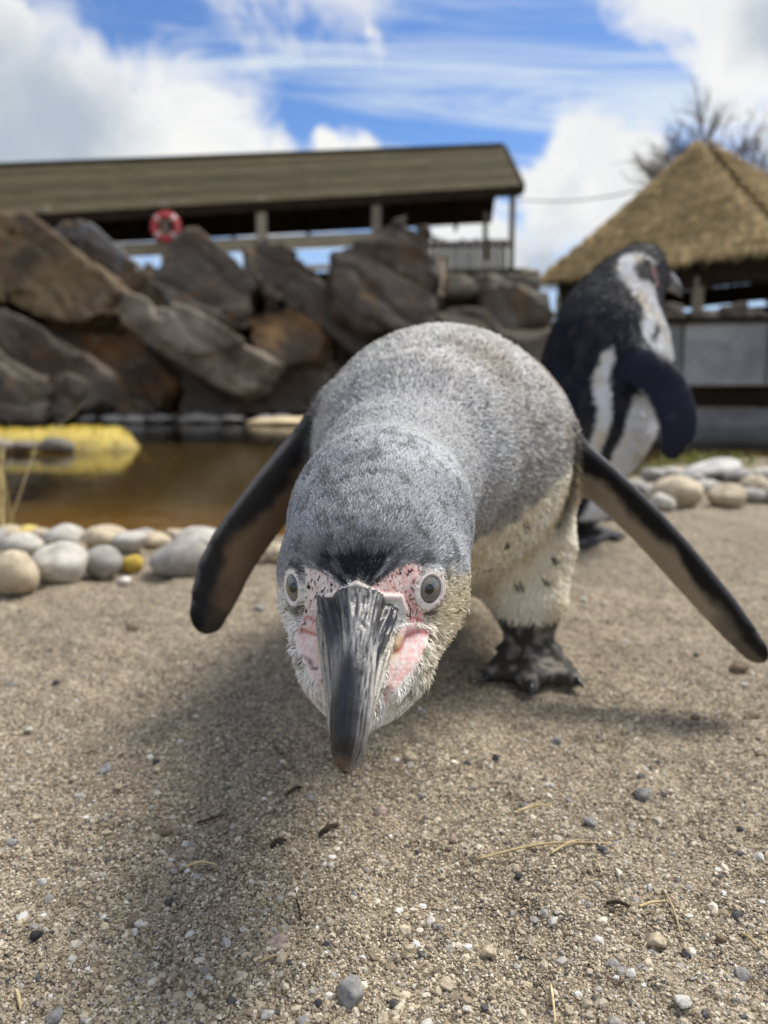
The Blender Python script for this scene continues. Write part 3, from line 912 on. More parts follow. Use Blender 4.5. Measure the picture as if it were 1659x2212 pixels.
# bill
ax = nrm(Bt - Bb); BL = np.linalg.norm(Bt - Bb)
lat = nrm(np.cross(ax, -FWD * .8 + UPV * .6)); 
if lat[0] < 0: lat = -lat
lat = nrm(lat + 0.16 * FWD); lat = nrm(lat - (lat @ ax) * ax)
dor = np.cross(lat, ax)
if dor @ FWD > 0: dor = -dor
def bill(kind):
    nl, na = 190, 150
    T = np.linspace(-0.14, 1.0, nl); A = np.linspace(0, 2 * np.pi, na, endpoint=False)
    t = T[:, None]; a = A[None]
    if kind == 'upper':
        Wd = np.interp(T, [-.2, 0, .12, .25, .4, .55, .7, .85, .93, .975, 1.0], [.0146, .0140, .0130, .0108, .0084, .0072, .0064, .0057, .0047, .0031, .0006])[:, None]
        Hu = np.interp(T, [-.14, -.05, .03, .2, .5, .75, .9, .97, 1.0], [.0010, .0050, .0100, .0122, .0102, .0082, .0062, .0038, .0008])[:, None]
        Hd = np.interp(T, [-.2, 0, .3, .8, .93, 1.0], [.004, .004, .0035, .0042, .0044, .0006])[:, None]
        axis_d = np.interp(T, [-.14, -.05, .05, .3, .6, .8, .92, 1.0], [-.0095, -.0040, -.0010, .0012, .0016, .0002, -.0030, -.0078])[:, None]
    else:
        Wd = np.interp(T, [-.2, 0, .15, .3, .45, .6, .8, .9, .93, 1.0], [.0140, .0134, .0132, .0122, .0104, .0086, .0062, .0040, .0006, .0001])[:, None]
        Hu = 0 * t + .001; Hd = np.interp(T, [-.2, 0, .3, .6, .85, .93, 1.0], [.010, .0098, .0088, .0070, .0038, .0006, .0001])[:, None]
        axis_d = np.interp(T, [-.2, 0, .3, .6, .8, 1.0], [-.0075, -.0065, -.0045, -.0038, -.0050, -.0062])[:, None]
    ca, sa = np.cos(a), np.sin(a)
    ex = (1.25 + .75 * (1 - sstep(t, .25, .6))) if kind == 'upper' else 1.1
    pu = np.sign(sa) * np.abs(sa) ** (1.0) 
    w_ = Wd * np.sign(ca) * np.abs(ca) ** (0.85)
    h_ = np.where(sa > 0, Hu * np.abs(sa) ** ex, -Hd * np.abs(sa) ** 0.9)
    if kind == 'upper':     # nasal grooves either side of the culmen
        gr = np.exp(-((np.abs(a - np.pi / 2) - .78) / .20) ** 2) * np.exp(-((t - .12) / .22) ** 2)
        h_ = h_ - .0028 * gr; w_ = w_ * (1 - .07 * gr)
        w_ = w_ * (1 - .22 * np.exp(-((np.abs(a - np.pi / 2) - .95) / .35) ** 2) * np.exp(-((t - .30) / .25) ** 2))
    pos = Bb + ax * (t[..., None] * BL) + lat * w_[..., None] + dor * (h_ + axis_d)[..., None]
    pos = pos.reshape(-1, 3)
    tt = np.repeat(T, na); aa = np.tile(A, nl)
    q = np.stack([np.cos(aa) * 3.6, np.sin(aa) * 3.6, tt * 2.2], 1)
    wob = 0.5 * (fbm(q * np.array([.6, .6, 2.0]), 1.0, 3, 71) - .5)[:, None]
    s1 = fbm(q * np.array([2.3, 2.3, 1.0]) + wob, 1.0, 4, 51); s2 = fbm(q * np.array([7, 7, 1.3]) + wob * 5, 1.0, 3, 57); s3 = fbm(q * np.array([5, 5, 9]), 1.0, 3, 63)
    basal = 1 - sstep(tt, .22, .48)
    rel_n = (s2 - .5) * (.0022 * basal + .0006) + (s1 - .5) * .0008 + (s3 - .5) * .0004
    pos = pos + (dor * np.sin(aa)[:, None] + lat * np.cos(aa)[:, None]) * rel_n[:, None]
    idx = np.arange(nl * na).reshape(nl, na)
    Fq = np.stack([idx[:-1], np.roll(idx, -1, 1)[:-1], np.roll(idx, -1, 1)[1:], idx[1:]], -1).reshape(-1, 4)
    if kind == 'upper':
        side = np.cos(aa)
        c = np.tile(np.array([0.022, 0.022, 0.026]), (len(pos), 1))
        c = lerp(c, np.array([0.17, 0.168, 0.168]), (sstep(s2, .54, .68) * basal * .55)[:, None])
        ridge = np.exp(-((aa - np.pi / 2 - .32) / .52) ** 2)
        c = lerp(c, np.array([0.22, 0.218, 0.215]), (np.exp(-((aa - np.pi / 2 + .05) / .45) ** 2) * sstep(s2, .40, .58) * (1 - sstep(tt, .35, .5)) * .85)[:, None])
        c = lerp(c, np.array([0.012, 0.012, 0.015]), (np.exp(-((np.abs(aa - np.pi / 2) - .95) / .32) ** 2) * (1 - sstep(tt, .30, .44)) * sstep(s2, .30, .46) * .95)[:, None])
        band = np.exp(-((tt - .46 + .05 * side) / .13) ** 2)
        c = lerp(c, np.array([0.36, 0.355, 0.35]), (band * sstep(s1 * .6 + s3 * .4, .40, .58) * .85)[:, None])  # mid-bill highlight painted as a pale band
        c = lerp(c, np.array([0.50, 0.485, 0.46]), (sstep(side, -.1, .5) * sstep(s1 * .6 + s3 * .4, .36, .56) * sstep(tt, .34, .46) * (1 - .5 * sstep(tt, .7, .85)) * .9)[:, None])  # bright right side: highlight painted into the horn colour
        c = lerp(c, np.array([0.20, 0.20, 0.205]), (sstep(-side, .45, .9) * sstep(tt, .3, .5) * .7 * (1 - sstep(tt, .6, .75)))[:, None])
        c = lerp(c, np.array([0.014, 0.015, 0.022]), (ridge * sstep(tt, .42, .58) * .97)[:, None])
        c = lerp(c, np.array([0.20, 0.135, 0.08]), (sstep(tt - .02 * side, .955, .99) * .5)[:, None])
    else:
        c = np.tile(np.array([0.42, 0.38, 0.31]), (len(pos), 1))
        c = lerp(c, np.array([0.10, 0.097, 0.093]), (sstep(s1, .46, .60) * .85)[:, None])
        c = lerp(c, np.array([0.66, 0.56, 0.40]), (sstep(s2, .55, .68) * .6)[:, None])
    return pos, Fq, np.clip(c, 0, 1)
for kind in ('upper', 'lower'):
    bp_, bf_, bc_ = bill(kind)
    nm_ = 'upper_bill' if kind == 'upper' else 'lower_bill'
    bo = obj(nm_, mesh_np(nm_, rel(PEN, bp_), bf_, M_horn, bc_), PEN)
    bo['label'] = 'black grooved upper bill with hooked brown tip' if kind == 'upper' else 'pale grey lower bill under the hooked tip'

def claw_mesh(name, a, dirv, L, r, parent, mat):
    pts = [a + dirv * L * f + np.array([0, 0, 1]) * (0.25 * L * (f - f * f * 1.7)) for f in np.linspace(-.25, 1, 7)]
    v, f = tube_mesh(pts, [r, r, r * .95, r * .85, r * .65, r * .4, r * .1], 8)
    return obj('claw', py_mesh('claw', rel(parent, v), f, mat), parent)
for heel, tips in ((heelR, toR), (heelL, toL)):
    for tp in tips:
        claw_mesh('claw', tp, nrm((tp - heel) * np.array([1, 1, 0])), 0.0125, .0036, PEN, M_claw)

# ------------------------------------------------------------------ the second penguin, upright behind
D2 = 1.10
sp2 = [P(1380, 583, D2), P(1352, 625, D2), P(1318, 690, D2), P(1312, 775, D2), P(1275, 910, D2), P(1240, 1030, D2)]
sr2 = [.034, .044, .062, .083, .083, .058]
fl2 = densify([P(1330, 772, 1.03), P(1385, 792, 1.0), P(1430, 830, .985), P(1455, 880, .975), P(1464, 930, .97), P(1452, 968, .97)], 11)
wd2 = perp_w(fl2, (1.0, 0.12)); FW2 = [.024, .027, .0285, .028, .026, .022, .015]; FT2 = [.014, .009, .007, .006, .006, .005, .004]
leg2 = [[P(1262, 1080, D2), np.array([0, 0, 0]), np.array([0, 0, 0])], [P(1215, 1080, D2 + .05), None, None]]
f2 = []
for k, (px, py) in enumerate(((1262, 1168), (1195, 1150))):
    heel = gz(G(px - 20, py), .004)
    tips = [heel + np.array([.055, -.020, .003]), heel + np.array([.066, .004, .003]), heel + np.array([.055, .030, .003])]
    f2.append((heel, tips, leg2[k][0]))
def sdf2(p):
    d = chain(p, sp2, sr2, .03)
    d = smin(d, rcone(p, P(1395, 590, D2), P(1412, 602, D2), .030, .018), .02)
    for heel, tips, hip in f2:
        ank = heel + np.array([0, 0, .02])
        d = smin(d, rcone(p, hip, ank, .040, .013), .03)
        m = p[:, 2] < .07
        if m.any(): d[m] = smin(d[m], foot_sdf(p[m], heel, tips, ank), .006)
    tl = P(1215, 1075, D2 - .02)
    d = smin(d, rcone(p, tl, tl + np.array([-.05, 0, -.05]), .035, .010), .03)
    e = flipper(p, fl2, wd2, FW2, FT2)[0]
    return smin(d, e, .012)
V2, F2 = nets(sdf2, (.12, .90, -.006), (.50, 1.26, .45), 0.0034)
N2 = nrm(grad(sdf2, V2, 1e-3))
def side(p): return np.stack([(p - CAMP) @ RGT, (p - CAMP) @ UPV], -1)
def spoly(lst, d=1.045): return [side(P(a, b, d)) for a, b in lst]
Q2 = dict(
    stripe=spoly([(1290, 761), (1314, 761), (1308, 800), (1301, 816), (1305, 860), (1307, 900), (1300, 935), (1290, 968), (1268, 1030), (1240, 1030), (1262, 968), (1274, 920), (1276, 890), (1270, 840), (1271, 816), (1284, 790)]),
    belly=spoly([(1354, 858), (1440, 830), (1460, 900), (1330, 1120), (1255, 1120), (1300, 1020), (1317, 982), (1336, 925)]),
    chest=spoly([(1345, 598), (1366, 640), (1384, 668), (1376, 700), (1371, 722), (1380, 748), (1396, 762), (1430, 790), (1460, 790), (1450, 700), (1424, 650), (1412, 606), (1380, 600)]),
    ring=spoly([(1338, 592), (1343, 556), (1364, 534), (1402, 530), (1424, 552), (1420, 562), (1396, 549), (1376, 558), (1372, 580), (1380, 602), (1366, 625)]),
    band=spoly([(1392, 735), (1402, 710), (1412, 696), (1416, 712), (1402, 740)]),
)
def paint2(p, n):
    f1 = fbm(p, 60, 3, 4); f3 = fbm(p, 300, 2, 5); u = side(p); m_ = len(p)
    c = lerp(np.tile(np.array([0.014, 0.016, 0.027]), (m_, 1)), np.array([0.036, 0.035, 0.040]), sstep(f1, .45, .7)[:, None])
    hd = sstep(u[:, 1], side(P(0, 690, 1.045))[1], side(P(0, 660, 1.045))[1])
    c = lerp(c, np.array([0.055, 0.055, 0.06]), (hd * .8)[:, None])
    wht = lerp(np.tile(np.array([0.74, 0.75, 0.78]), (m_, 1)), np.array([0.66, 0.60, 0.50]), sstep(f1, .5, .75)[:, None])
    ed = .006 * (f3 - .5)
    for k in ('stripe', 'belly', 'chest', 'ring'):
        c = lerp(c, wht, (1 - sstep(seg_poly(u, Q2[k]) + ed, -.0016, .0016))[:, None])
    c = lerp(c, np.array([0.03, 0.03, 0.035]), (1 - sstep(seg_poly(u, Q2['band']) + ed, -.001, .002))[:, None])
    pk = polyline_d(np.hstack([u, 0 * u[:, :1]]), [np.append(q, 0) for q in spoly([(1414, 556), (1420, 580), (1424, 606)])])
    c = lerp(c, np.array([0.55, 0.28, 0.28]), ((1 - sstep(pk, .0006, .0022)) * hd)[:, None])
    e, t, ww, ff = flipper(p, fl2, wd2, FW2, FT2)
    on = 1 - sstep(e, .001, .004)
    cf = np.tile(np.array([0.010, 0.012, 0.024]), (m_, 1))
    cf = lerp(cf, np.array([0.55, 0.53, 0.50]), (sstep(-ww, .86, .97) * sstep(t, .3, .5) * .6)[:, None])
    c = lerp(c, cf, on[:, None])
    ft = 1 - sstep(p[:, 2], .030, .036)
    c = lerp(c, np.array([0.04, 0.04, 0.042]), ft[:, None])
    return c, np.maximum(on, ft)
C2, sk2 = paint2(V2, N2)
b2 = (f2[0][0] + f2[1][0]) / 2; b2[2] = 0
PEN2 = thing('penguin', 'upright black and white banded penguin turned away behind the grey one', 'penguin', b2)
bo2 = obj('body', mesh_np('penguin_body', rel(PEN2, V2), F2, M_skin, C2), PEN2)
def flow2(p):
    return np.tile(nrm(np.array([-.25, .1, -1.0])), (len(p), 1))
L2 = np.full(len(V2), .008); W2 = np.full(len(V2), .0018)
v2, q2, c2, nn2 = blades(V2, F2, N2, C2, flow2, L2, W2, (1.6 / (L2 * W2 * .5)) * (1 - sk2) * sstep(N2 @ -FWD, -.5, -.2), np.full(len(V2), .12), 1.25)
po2 = obj('plumage', mesh_np('penguin_plumage', rel(PEN2, v2), q2, M_plume, c2, True, nn2), bo2); po2['kind'] = 'stuff'
# bill, eye, claws
ba, bt_ = P(1416, 598, D2), P(1474, 634, D2 - .005)
pts = [ba + (bt_ - ba) * f + np.array([0, 0, .004 * math.sin(f * 3.1)]) for f in np.linspace(-.2, 1, 9)]
for nm_, dz, rr, cc in (('upper_bill', .003, [.0135, .013, .0125, .012, .011, .0095, .0078, .005, .001], (.06, .06, .065)), ('lower_bill', -.006, [.0115, .0115, .011, .0095, .008, .0065, .0045, .0025, .0006], (.10, .097, .095))):
    tv, tf = tube_mesh(np.array(pts) + np.array([0, 0, dz]), rr, 14)
    tcol = np.array(cc) * (0.4 + 1.4 * fbm(tv, 160, 3, 6))[:, None]
    tcol = lerp(tcol, np.array([.48, .48, .49]), (np.exp(-((np.linalg.norm(tv - ba, axis=1) - .030) / .007) ** 2) * .5)[:, None])  # grey-white highlight painted across the bill
    obj(nm_, py_mesh(nm_, rel(PEN2, tv), tf, M_horn, tcol), PEN2)
eq = march(1397, 566, sdf2)
e2 = obj('eye', uv_sphere('penguin_eye', .006, M_eye, 24), PEN2, tuple(eq + nrm(eq - CAMP) * .003 - b2))
e2.rotation_euler = Vector(nrm(CAMP - eq)).to_track_quat('Z', 'Y').to_euler()
for heel, tips, hip in f2:
    for tp in tips: claw_mesh('claw', tp, nrm((tp - heel) * np.array([1, 1, 0])), .012, .0034, PEN2, M_claw)

# ------------------------------------------------------------------ cobbles round the pond
def stone_mesh(seed, sub=3, amt=0.22, nfac=5, fac=(.70, .92)):
    bm = bmesh.new(); bmesh.ops.create_icosphere(bm, subdivisions=sub, radius=1)
    v = np.array([q.co[:] for q in bm.verts])
    n1 = fbm(v + seed * 3.7, 0.9, 2, seed) - .5; n2 = fbm(v + seed, 2.4, 2, seed + 9) - .5
    v = v * (1 + amt * 2 * n1 + amt * .5 * n2)[:, None]
    rs = np.random.default_rng(seed)
    for _ in range(nfac):
        pn = rs.normal(size=3); pn /= np.linalg.norm(pn); ph = rs.uniform(*fac)
        ex_ = (v @ pn) - ph; v = v - np.where(ex_ > 0, ex_ * .82, 0)[:, None] * pn
    for q, c in zip(bm.verts, v): q.co = Vector(c)
    for f in bm.faces: f.smooth = True
    me = bpy.data.meshes.new('stone'); bm.to_mesh(me); bm.free(); return me
COB = []
for k in range(9):
    m_ = stone_mesh(k + 3); m_.materials.append(M_cobble); COB.append(m_)
def cobble(px, py, wpx, hpx, colr, label, group, name='cobble', zup=0.0, ry=None):
    g = G(px, py + hpx * .5); d = (g - CAMP) @ FWD
    rx = wpx / 2 * d / FPX; rz = hpx / 2 * d / FPX; ryy = ry or (rx * .5 + rz * .5)
    zg = float(ground_z(np.array([g[0]]), np.array([g[1] + ryy * .7]))[0])
    o = obj(name, random.choice(COB), None, (g[0], g[1] + ryy * .7, max(zg, -.03 if zg < -.02 else zg) + rz * .80 + zup))
    o.scale = (rx, ryy, rz); o.rotation_euler = (random.uniform(-.15, .15), random.uniform(-.25, .25), random.uniform(-.5, .5))
    o.color = (*colr, 1)
    return tag(o, label, 'cobble', group)
grey_, cream_, white_, brn_, yel_, dark_ = (.35, .33, .305), (.52, .435, .31), (.54, .505, .45), (.32, .265, .20), (.56, .40, .07), (.16, .155, .16)
GL = 'cobbles edging the pond beside the stooping penguin'
lab = {grey_: 'smooth grey cobble edging the pond beside the stooping penguin', cream_: 'smooth cream cobble edging the pond beside the stooping penguin',
       white_: 'smooth whitish cobble edging the pond beside the stooping penguin', brn_: 'smooth brown cobble edging the pond beside the stooping penguin'}
for a in ((22, 1232, 100, 112, cream_, 'large rounded cream cobble at the front, beside the large whitish cobble'), (116, 1216, 122, 98, white_, 'large whitish cobble at the front between a cream and a grey cobble'), (212, 1208, 84, 78, grey_, 'grey cobble between the large whitish cobble and the mossy yellow one'), (375, 1197, 136, 92, grey_, 'large grey cobble between the mossy yellow cobble and the raised flipper'),
          (132, 1158, 98, 64, white_), (205, 1168, 84, 54, cream_), (268, 1172, 104, 48, white_), (425, 1163, 128, 66, white_, 'wide whitish cobble lying behind the large grey cobble'), (36, 1176, 96, 58, white_),
          (330, 1160, 70, 40, cream_), (238, 1146, 84, 36, cream_), (545, 1172, 76, 52, white_), (592, 1190, 60, 44, cream_),
          (490, 1190, 80, 50, cream_), (-40, 1170, 90, 60, grey_), (-60, 1230, 90, 90, white_), (80, 1150, 60, 36, cream_), (300, 1152, 60, 30, grey_), (500, 1158, 66, 36, grey_),
          (640, 1175, 70, 46, white_), (690, 1180, 80, 46, grey_), (380, 1150, 60, 26, cream_), (170, 1145, 60, 26, white_), (455, 1205, 60, 40, brn_), (10, 1150, 70, 40, cream_), (160, 1185, 50, 40, brn_)):
    cobble(*a[:5], *((a[5], None) if len(a) > 5 else (lab[a[4]], GL)))
cobble(277, 1212, 58, 44, yel_, 'mossy yellow cobble wedged between grey cobbles by the pond', None)
cobble(45, 1146, 66, 44, (.64, .50, .16), 'broken yellow stone on the pond edge beside the stooping penguin', None)
cobble(265, 1244, 30, 20, (.75, .70, .66), 'small white stone on sand in front of the yellow cobble', None)
GR = 'cobbles piled on the sand beyond the spread flipper'
lab = {grey_: 'grey cobble in the pile beyond the upright penguin flipper', cream_: 'cream cobble in the pile beyond the upright penguin flipper', white_: 'whitish cobble in the pile beyond the upright penguin flipper'}
for a in ((1471, 1061, 120, 76, cream_, 'largest cream cobble of the pile beyond the flippers'), (1437, 1090, 66, 44, white_, 'small whitish cobble in front of the largest cream cobble'), (1580, 1070, 84, 54, cream_, 'cream cobble at the front of the pile below the long white slab'), (1375, 1057, 62, 38, grey_), (1414, 1030, 58, 30, grey_),
          (1465, 1022, 70, 28, white_), (1532, 1048, 58, 34, white_), (1640, 1044, 66, 46, cream_), (1635, 1072, 60, 34, grey_), (1700, 1060, 90, 60, cream_), (1500, 1035, 60, 34, grey_), (1600, 1030, 60, 30, grey_), (1420, 1060, 50, 40, white_), (1660, 1020, 60, 30, white_), (1720, 1030, 70, 40, grey_)):
    cobble(*a[:5], *((a[5], None) if len(a) > 5 else (lab[a[4]], GR)))
cobble(1552, 1017, 142, 44, (.50, .49, .46), 'long white slab stone lying on top of the cobble pile', None, ry=.06)

# driftwood
M_drift = mat_wood('driftwood_grey', (.035, .035, .038), (.13, .13, .135), 9, .8, (2, 7, 7))
def stick(name, pts, rad, mat, label, cat, group=None, seg=9, wob=.15, seed=0):
    pts = densify(pts, 14); r_ = np.interp(np.linspace(0, 1, 14), np.linspace(0, 1, len(rad)), rad)
    r_ = r_ * (1 + wob * rng.normal(size=14))
    base_ = pts.mean(0).copy(); base_[2] = pts[:, 2].min()
    v, f = tube_mesh(pts - base_, r_, seg)
    v = v * (1 + 0 * v) + .25 * np.mean(rad) * (fbm(v, 1 / np.mean(rad) / 2.5, 2, seed)[:, None] - .5)
    o = obj(name, py_mesh(name, v, f, mat), None, tuple(base_)); return tag(o, label, cat, group)
def gpt(px, py, h): q = G(px, py); return np.array([q[0], q[1], float(ground_z(q[:1], q[1:2])[0]) + h])
stick('driftwood', [gpt(1225, 1130, .012), gpt(1265, 1118, .022), gpt(1300, 1122, .016), gpt(1350, 1116, .012)], [.018, .022, .020, .012], M_drift, 'weathered grey lump of driftwood on sand before the cobble pile', 'driftwood', seed=2)
stick('driftwood', [gpt(1232, 1184, .006), gpt(1270, 1180, .007), gpt(1312, 1172, .006)], [.006, .0075, .005], M_drift, 'short dark stick lying on sand beside the upright penguin feet', 'stick', seed=5)

# ------------------------------------------------------------------ grains, gravel and pebbles on the sand
def scatter(n, y0, y1, power, half=.56):
    y = (rng.random(n) * (y1 ** (1 - power) - y0 ** (1 - power)) + y0 ** (1 - power)) ** (1 / (1 - power))
    x = (rng.random(n) * 2 - 1) * half * (y * 1.0 + .06) * 1.12
    return x, y
def inst_mesh(name, base_v, base_f, pos, scl, cols, mat, spread=.18):
    n, k = len(pos), len(base_v)
    q = rng.normal(size=(n, 4)); q /= np.linalg.norm(q, axis=1, keepdims=True)
    a, b, c, d = q.T
    R = np.stack([1 - 2 * (c * c + d * d), 2 * (b * c - a * d), 2 * (b * d + a * c), 2 * (b * c + a * d), 1 - 2 * (b * b + d * d), 2 * (c * d - a * b), 2 * (b * d - a * c), 2 * (c * d + a * b), 1 - 2 * (b * b + c * c)], 1).reshape(n, 3, 3)
    bv = base_v[None] * (1 + spread * rng.normal(size=(n, k, 1))) * rng.uniform(.6, 1.3, (n, 1, 3))
    v = np.einsum('nij,nkj->nki', R, bv) * scl[:, None, None]
    v[..., 2] *= .8
    v = v + pos[:, None]
    f = (base_f[None] + (np.arange(n) * k)[:, None, None]).reshape(-1, 3)
    return mesh_np(name, v.reshape(-1, 3), f, mat, np.repeat(cols, k, 0), smooth=False)
octv = np.array([[1, 0, 0], [-1, 0, 0], [0, 1, 0], [0, -1, 0], [0, 0, 1], [0, 0, -1]], float)
octf = np.array([[0, 2, 4], [2, 1, 4], [1, 3, 4], [3, 0, 4], [2, 0, 5], [1, 2, 5], [3, 1, 5], [0, 3, 5]])
bm = bmesh.new(); bmesh.ops.create_icosphere(bm, subdivisions=1, radius=1)
icov = np.array([q.co[:] for q in bm.verts]); icof = np.array([[q.index for q in f.verts] for f in bm.faces]); bm.free()
pal = np.array([[.46, .385, .27], [.54, .465, .345], [.31, .245, .165], [.39, .325, .23], [.64, .58, .47], [.20, .155, .105], [.33, .31, .28], [.09, .085, .085], [.70, .68, .63]])
ppr = np.array([.24, .18, .14, .18, .08, .09, .05, .025, .015])
def grains(name, n, y0, y1, power, smin_, smax, bv, bf, label, cat, sink=.1, prob=ppr, spread=.18):
    x, y = scatter(n, y0, y1, power)
    s = smin_ * (smax / smin_) ** (rng.random(n) ** 2.0)
    z = ground_z(x, y) + s * sink
    cols = pal[rng.choice(len(pal), n, p=prob)] * rng.uniform(.62, 1.08, (n, 1))
    o = obj(name, inst_mesh(name, bv, bf, np.stack([x, y, z], 1), s, np.clip(cols, 0, 1), M_grain, spread))
    return tag(o, label, cat, kind='stuff')
grains('sand_grains', 120000, .19, 1.0, 2.4, .00042, .00115, octv, octf, 'loose coarse tan sand grains covering the beach', 'sand', .15)
grains('gravel', 6000, .20, 1.6, 2.0, .0008, .0025, icov, icof, 'fine mixed gravel scattered over the sand', 'gravel', -.05, np.array([.13, .12, .12, .13, .13, .08, .15, .08, .06]), .10)
PEB = []
for k in range(7):
    m_ = stone_mesh(k + 40, 3, .30, 11, (.45, .80)); m_.materials.append(M_pebble); PEB.append(m_)
pk = {'w': ((.68, .65, .59), 'small white quartz pebble lying on the sand', 'white pebbles on the sand'),
      'g': ((.33, .32, .31), 'small grey pebble lying on the sand', 'grey pebbles on the sand'),
      't': ((.55, .46, .33), 'small tan pebble lying on the sand', 'tan pebbles on the sand'),
      'b': ((.24, .18, .12), 'small brown pebble lying on the sand', 'brown pebbles on the sand'),
      'd': ((.045, .045, .05), 'small black flint chip lying on the sand', 'black chips on the sand'),
      'p': ((.42, .31, .27), 'small pinkish pebble lying on the sand', 'pinkish pebbles on the sand')}
def pebble(px, py, r, k, sq=.75, label=None):
    g = gpt(px, py, 0); d = (g - CAMP) @ FWD; rr = r * d / FPX
    o = obj('pebble', random.choice(PEB), None, (g[0], g[1], g[2] + rr * sq * .30))
    o.scale = (rr, rr * random.uniform(.75, 1.05), rr * sq); o.rotation_euler = (random.uniform(-.3, .3), random.uniform(-.3, .3), random.uniform(0, 6.28))
    c_, lb, gr = pk[k]; f = random.uniform(.85, 1.15); o.color = (c_[0] * f, c_[1] * f, c_[2] * f, 1)
    if label: tag(o, label, 'pebble')
    else: tag(o, lb, 'pebble', gr)
pebble(755, 2135, 40, 'g', .7, 'largest angular grey pebble on the sand beside a black chip')
pebble(350, 1808, 27, 'b', .7, 'rounded brown-grey pebble alone on the shaded sand')
pebble(600, 2047, 30, 'p', .4, 'flat pink and grey shell fragment pressed into the sand')
for a in ((490, 2038, 14, 'w'), (575, 2188, 19, 'w'), (685, 2155, 14, 'd'), (400, 1836, 11, 'w'), (710, 1990, 8, 'w'), (1195, 1988, 15, 'w'),
          (1052, 2040, 23, 't'), (965, 2110, 20, 't'), (1322, 2095, 19, 'g'), (1115, 2068, 9, 'w'), (820, 1755, 19, 'p'), (885, 1668, 22, 't'), (1188, 1705, 13, 'w'), (1293, 1622, 17, 't'),
          (1070, 1662, 12, 'd'), (1200, 1610, 15, 'g'), (1390, 1722, 26, 'g'), (605, 2080, 11, 'w'), (525, 2010, 10, 'w'), (230, 1648, 20, 'g'), (75, 1785, 17, 't'), (1415, 2035, 26, 't'),
          (1555, 2037, 15, 'b'), (1480, 2062, 15, 'd'), (655, 2185, 16, 'g'), (830, 2180, 19, 't'), (920, 2185, 16, 'w'), (120, 2182, 28, 'g'), (82, 2045, 16, 'd'), (302, 1998, 14, 'w'), (90, 1910, 14, 'w'),
          (285, 2012, 12, 't'), (410, 2150, 9, 'w'), (475, 2115, 14, 't'), (1600, 2120, 22, 'g'), (1470, 2200, 24, 'w'), (1640, 1860, 16, 'w'), (1025, 1815, 12, 't'), (1600, 1790, 10, 'd'), (1275, 1790, 16, 'g'),
          (545, 1925, 9, 'w'), (765, 1940, 10, 'g'), (930, 1985, 14, 'w'), (890, 1850, 9, 't'), (175, 1720, 12, 'w'), (30, 1840, 14, 'g'), (335, 1640, 10, 'd'), (480, 1600, 12, 'b'), (1400, 1655, 9, 'd'), (60, 1560, 12, 'w'),
          (600, 1840, 12, 'd'), (1120, 1900, 11, 'd'), (1330, 1960, 10, 'w'), (980, 1830, 14, 'p'), (1500, 1545, 14, 'b'), (1620, 1550, 22, 'b'), (1590, 1462, 26, 'b'), (290, 1372, 20, 'b'), (560, 1320, 14, 'g'),
          (120, 1480, 12, 'd'), (20, 1478, 11, 'g'), (1350, 1400, 9, 'w'), (1260, 1300, 10, 'w'), (1500, 1430, 8, 'd'), (700, 1880, 10, 'w'), (220, 1890, 10, 'w'), (540, 2150, 12, 't'), (1010, 2150, 12, 'w'), (1230, 2180, 14, 't'), (1360, 2130, 13, 'w')):
    pebble(*a)
M_straw = mat_wood('dry_straw', (.45, .34, .17), (.68, .56, .34), 40, .7)
for k, (a, b_, r_) in enumerate((((1030, 1872), (1320, 1834), .0006), ((1190, 1868), (1250, 1836), .0005), ((1430, 1935), (1475, 2040), .0004), ((1190, 2120), (1200, 2205), .0005), ((1640, 2070), (1600, 2030), .0006),
                             ((35, 2140), (45, 2180), .0007), ((400, 1892), (470, 1884), .0005), ((1280, 1880), (1300, 1905), .0005), ((560, 2095), (620, 2080), .0005), ((1110, 1760), (1190, 1752), .0006), ((1380, 1975), (1440, 1960), .0006))):
    p0, p1 = gpt(*a, .0012), gpt(*b_, .0012); mid = gpt((a[0] + b_[0]) / 2, (a[1] + b_[1]) / 2 - 4, .0022)
    stick('straw', [p0, mid, p1], [r_, r_, r_ * .6], M_straw, 'thin dry straw stalk lying on the sand', 'straw', 'straw stalks on the sand', 5, .05, k)
M_twig = mat_wood('dark_twig', (.04, .03, .02), (.10, .075, .05), 60, .8)
for k, (a, b_, r_) in enumerate((((620, 1742), (655, 1728), .0016), ((425, 1778), (495, 1766), .0011), ((690, 1810), (730, 1795), .002), ((585, 1850), (618, 1830), .0018), ((650, 1990), (640, 1955), .0009), ((1310, 1960), (1360, 1975), .0014))):
    p0, p1 = gpt(*a, .001), gpt(*b_, .001); mid = gpt((a[0] + b_[0]) / 2, (a[1] + b_[1]) / 2, .002)
    stick('twig', [p0, mid, p1], [r_ * .5, r_ * .6, r_ * .3], M_twig, 'short dark twig lying on the sand', 'twig', 'dark twigs on the sand', 6, .1, k + 20)

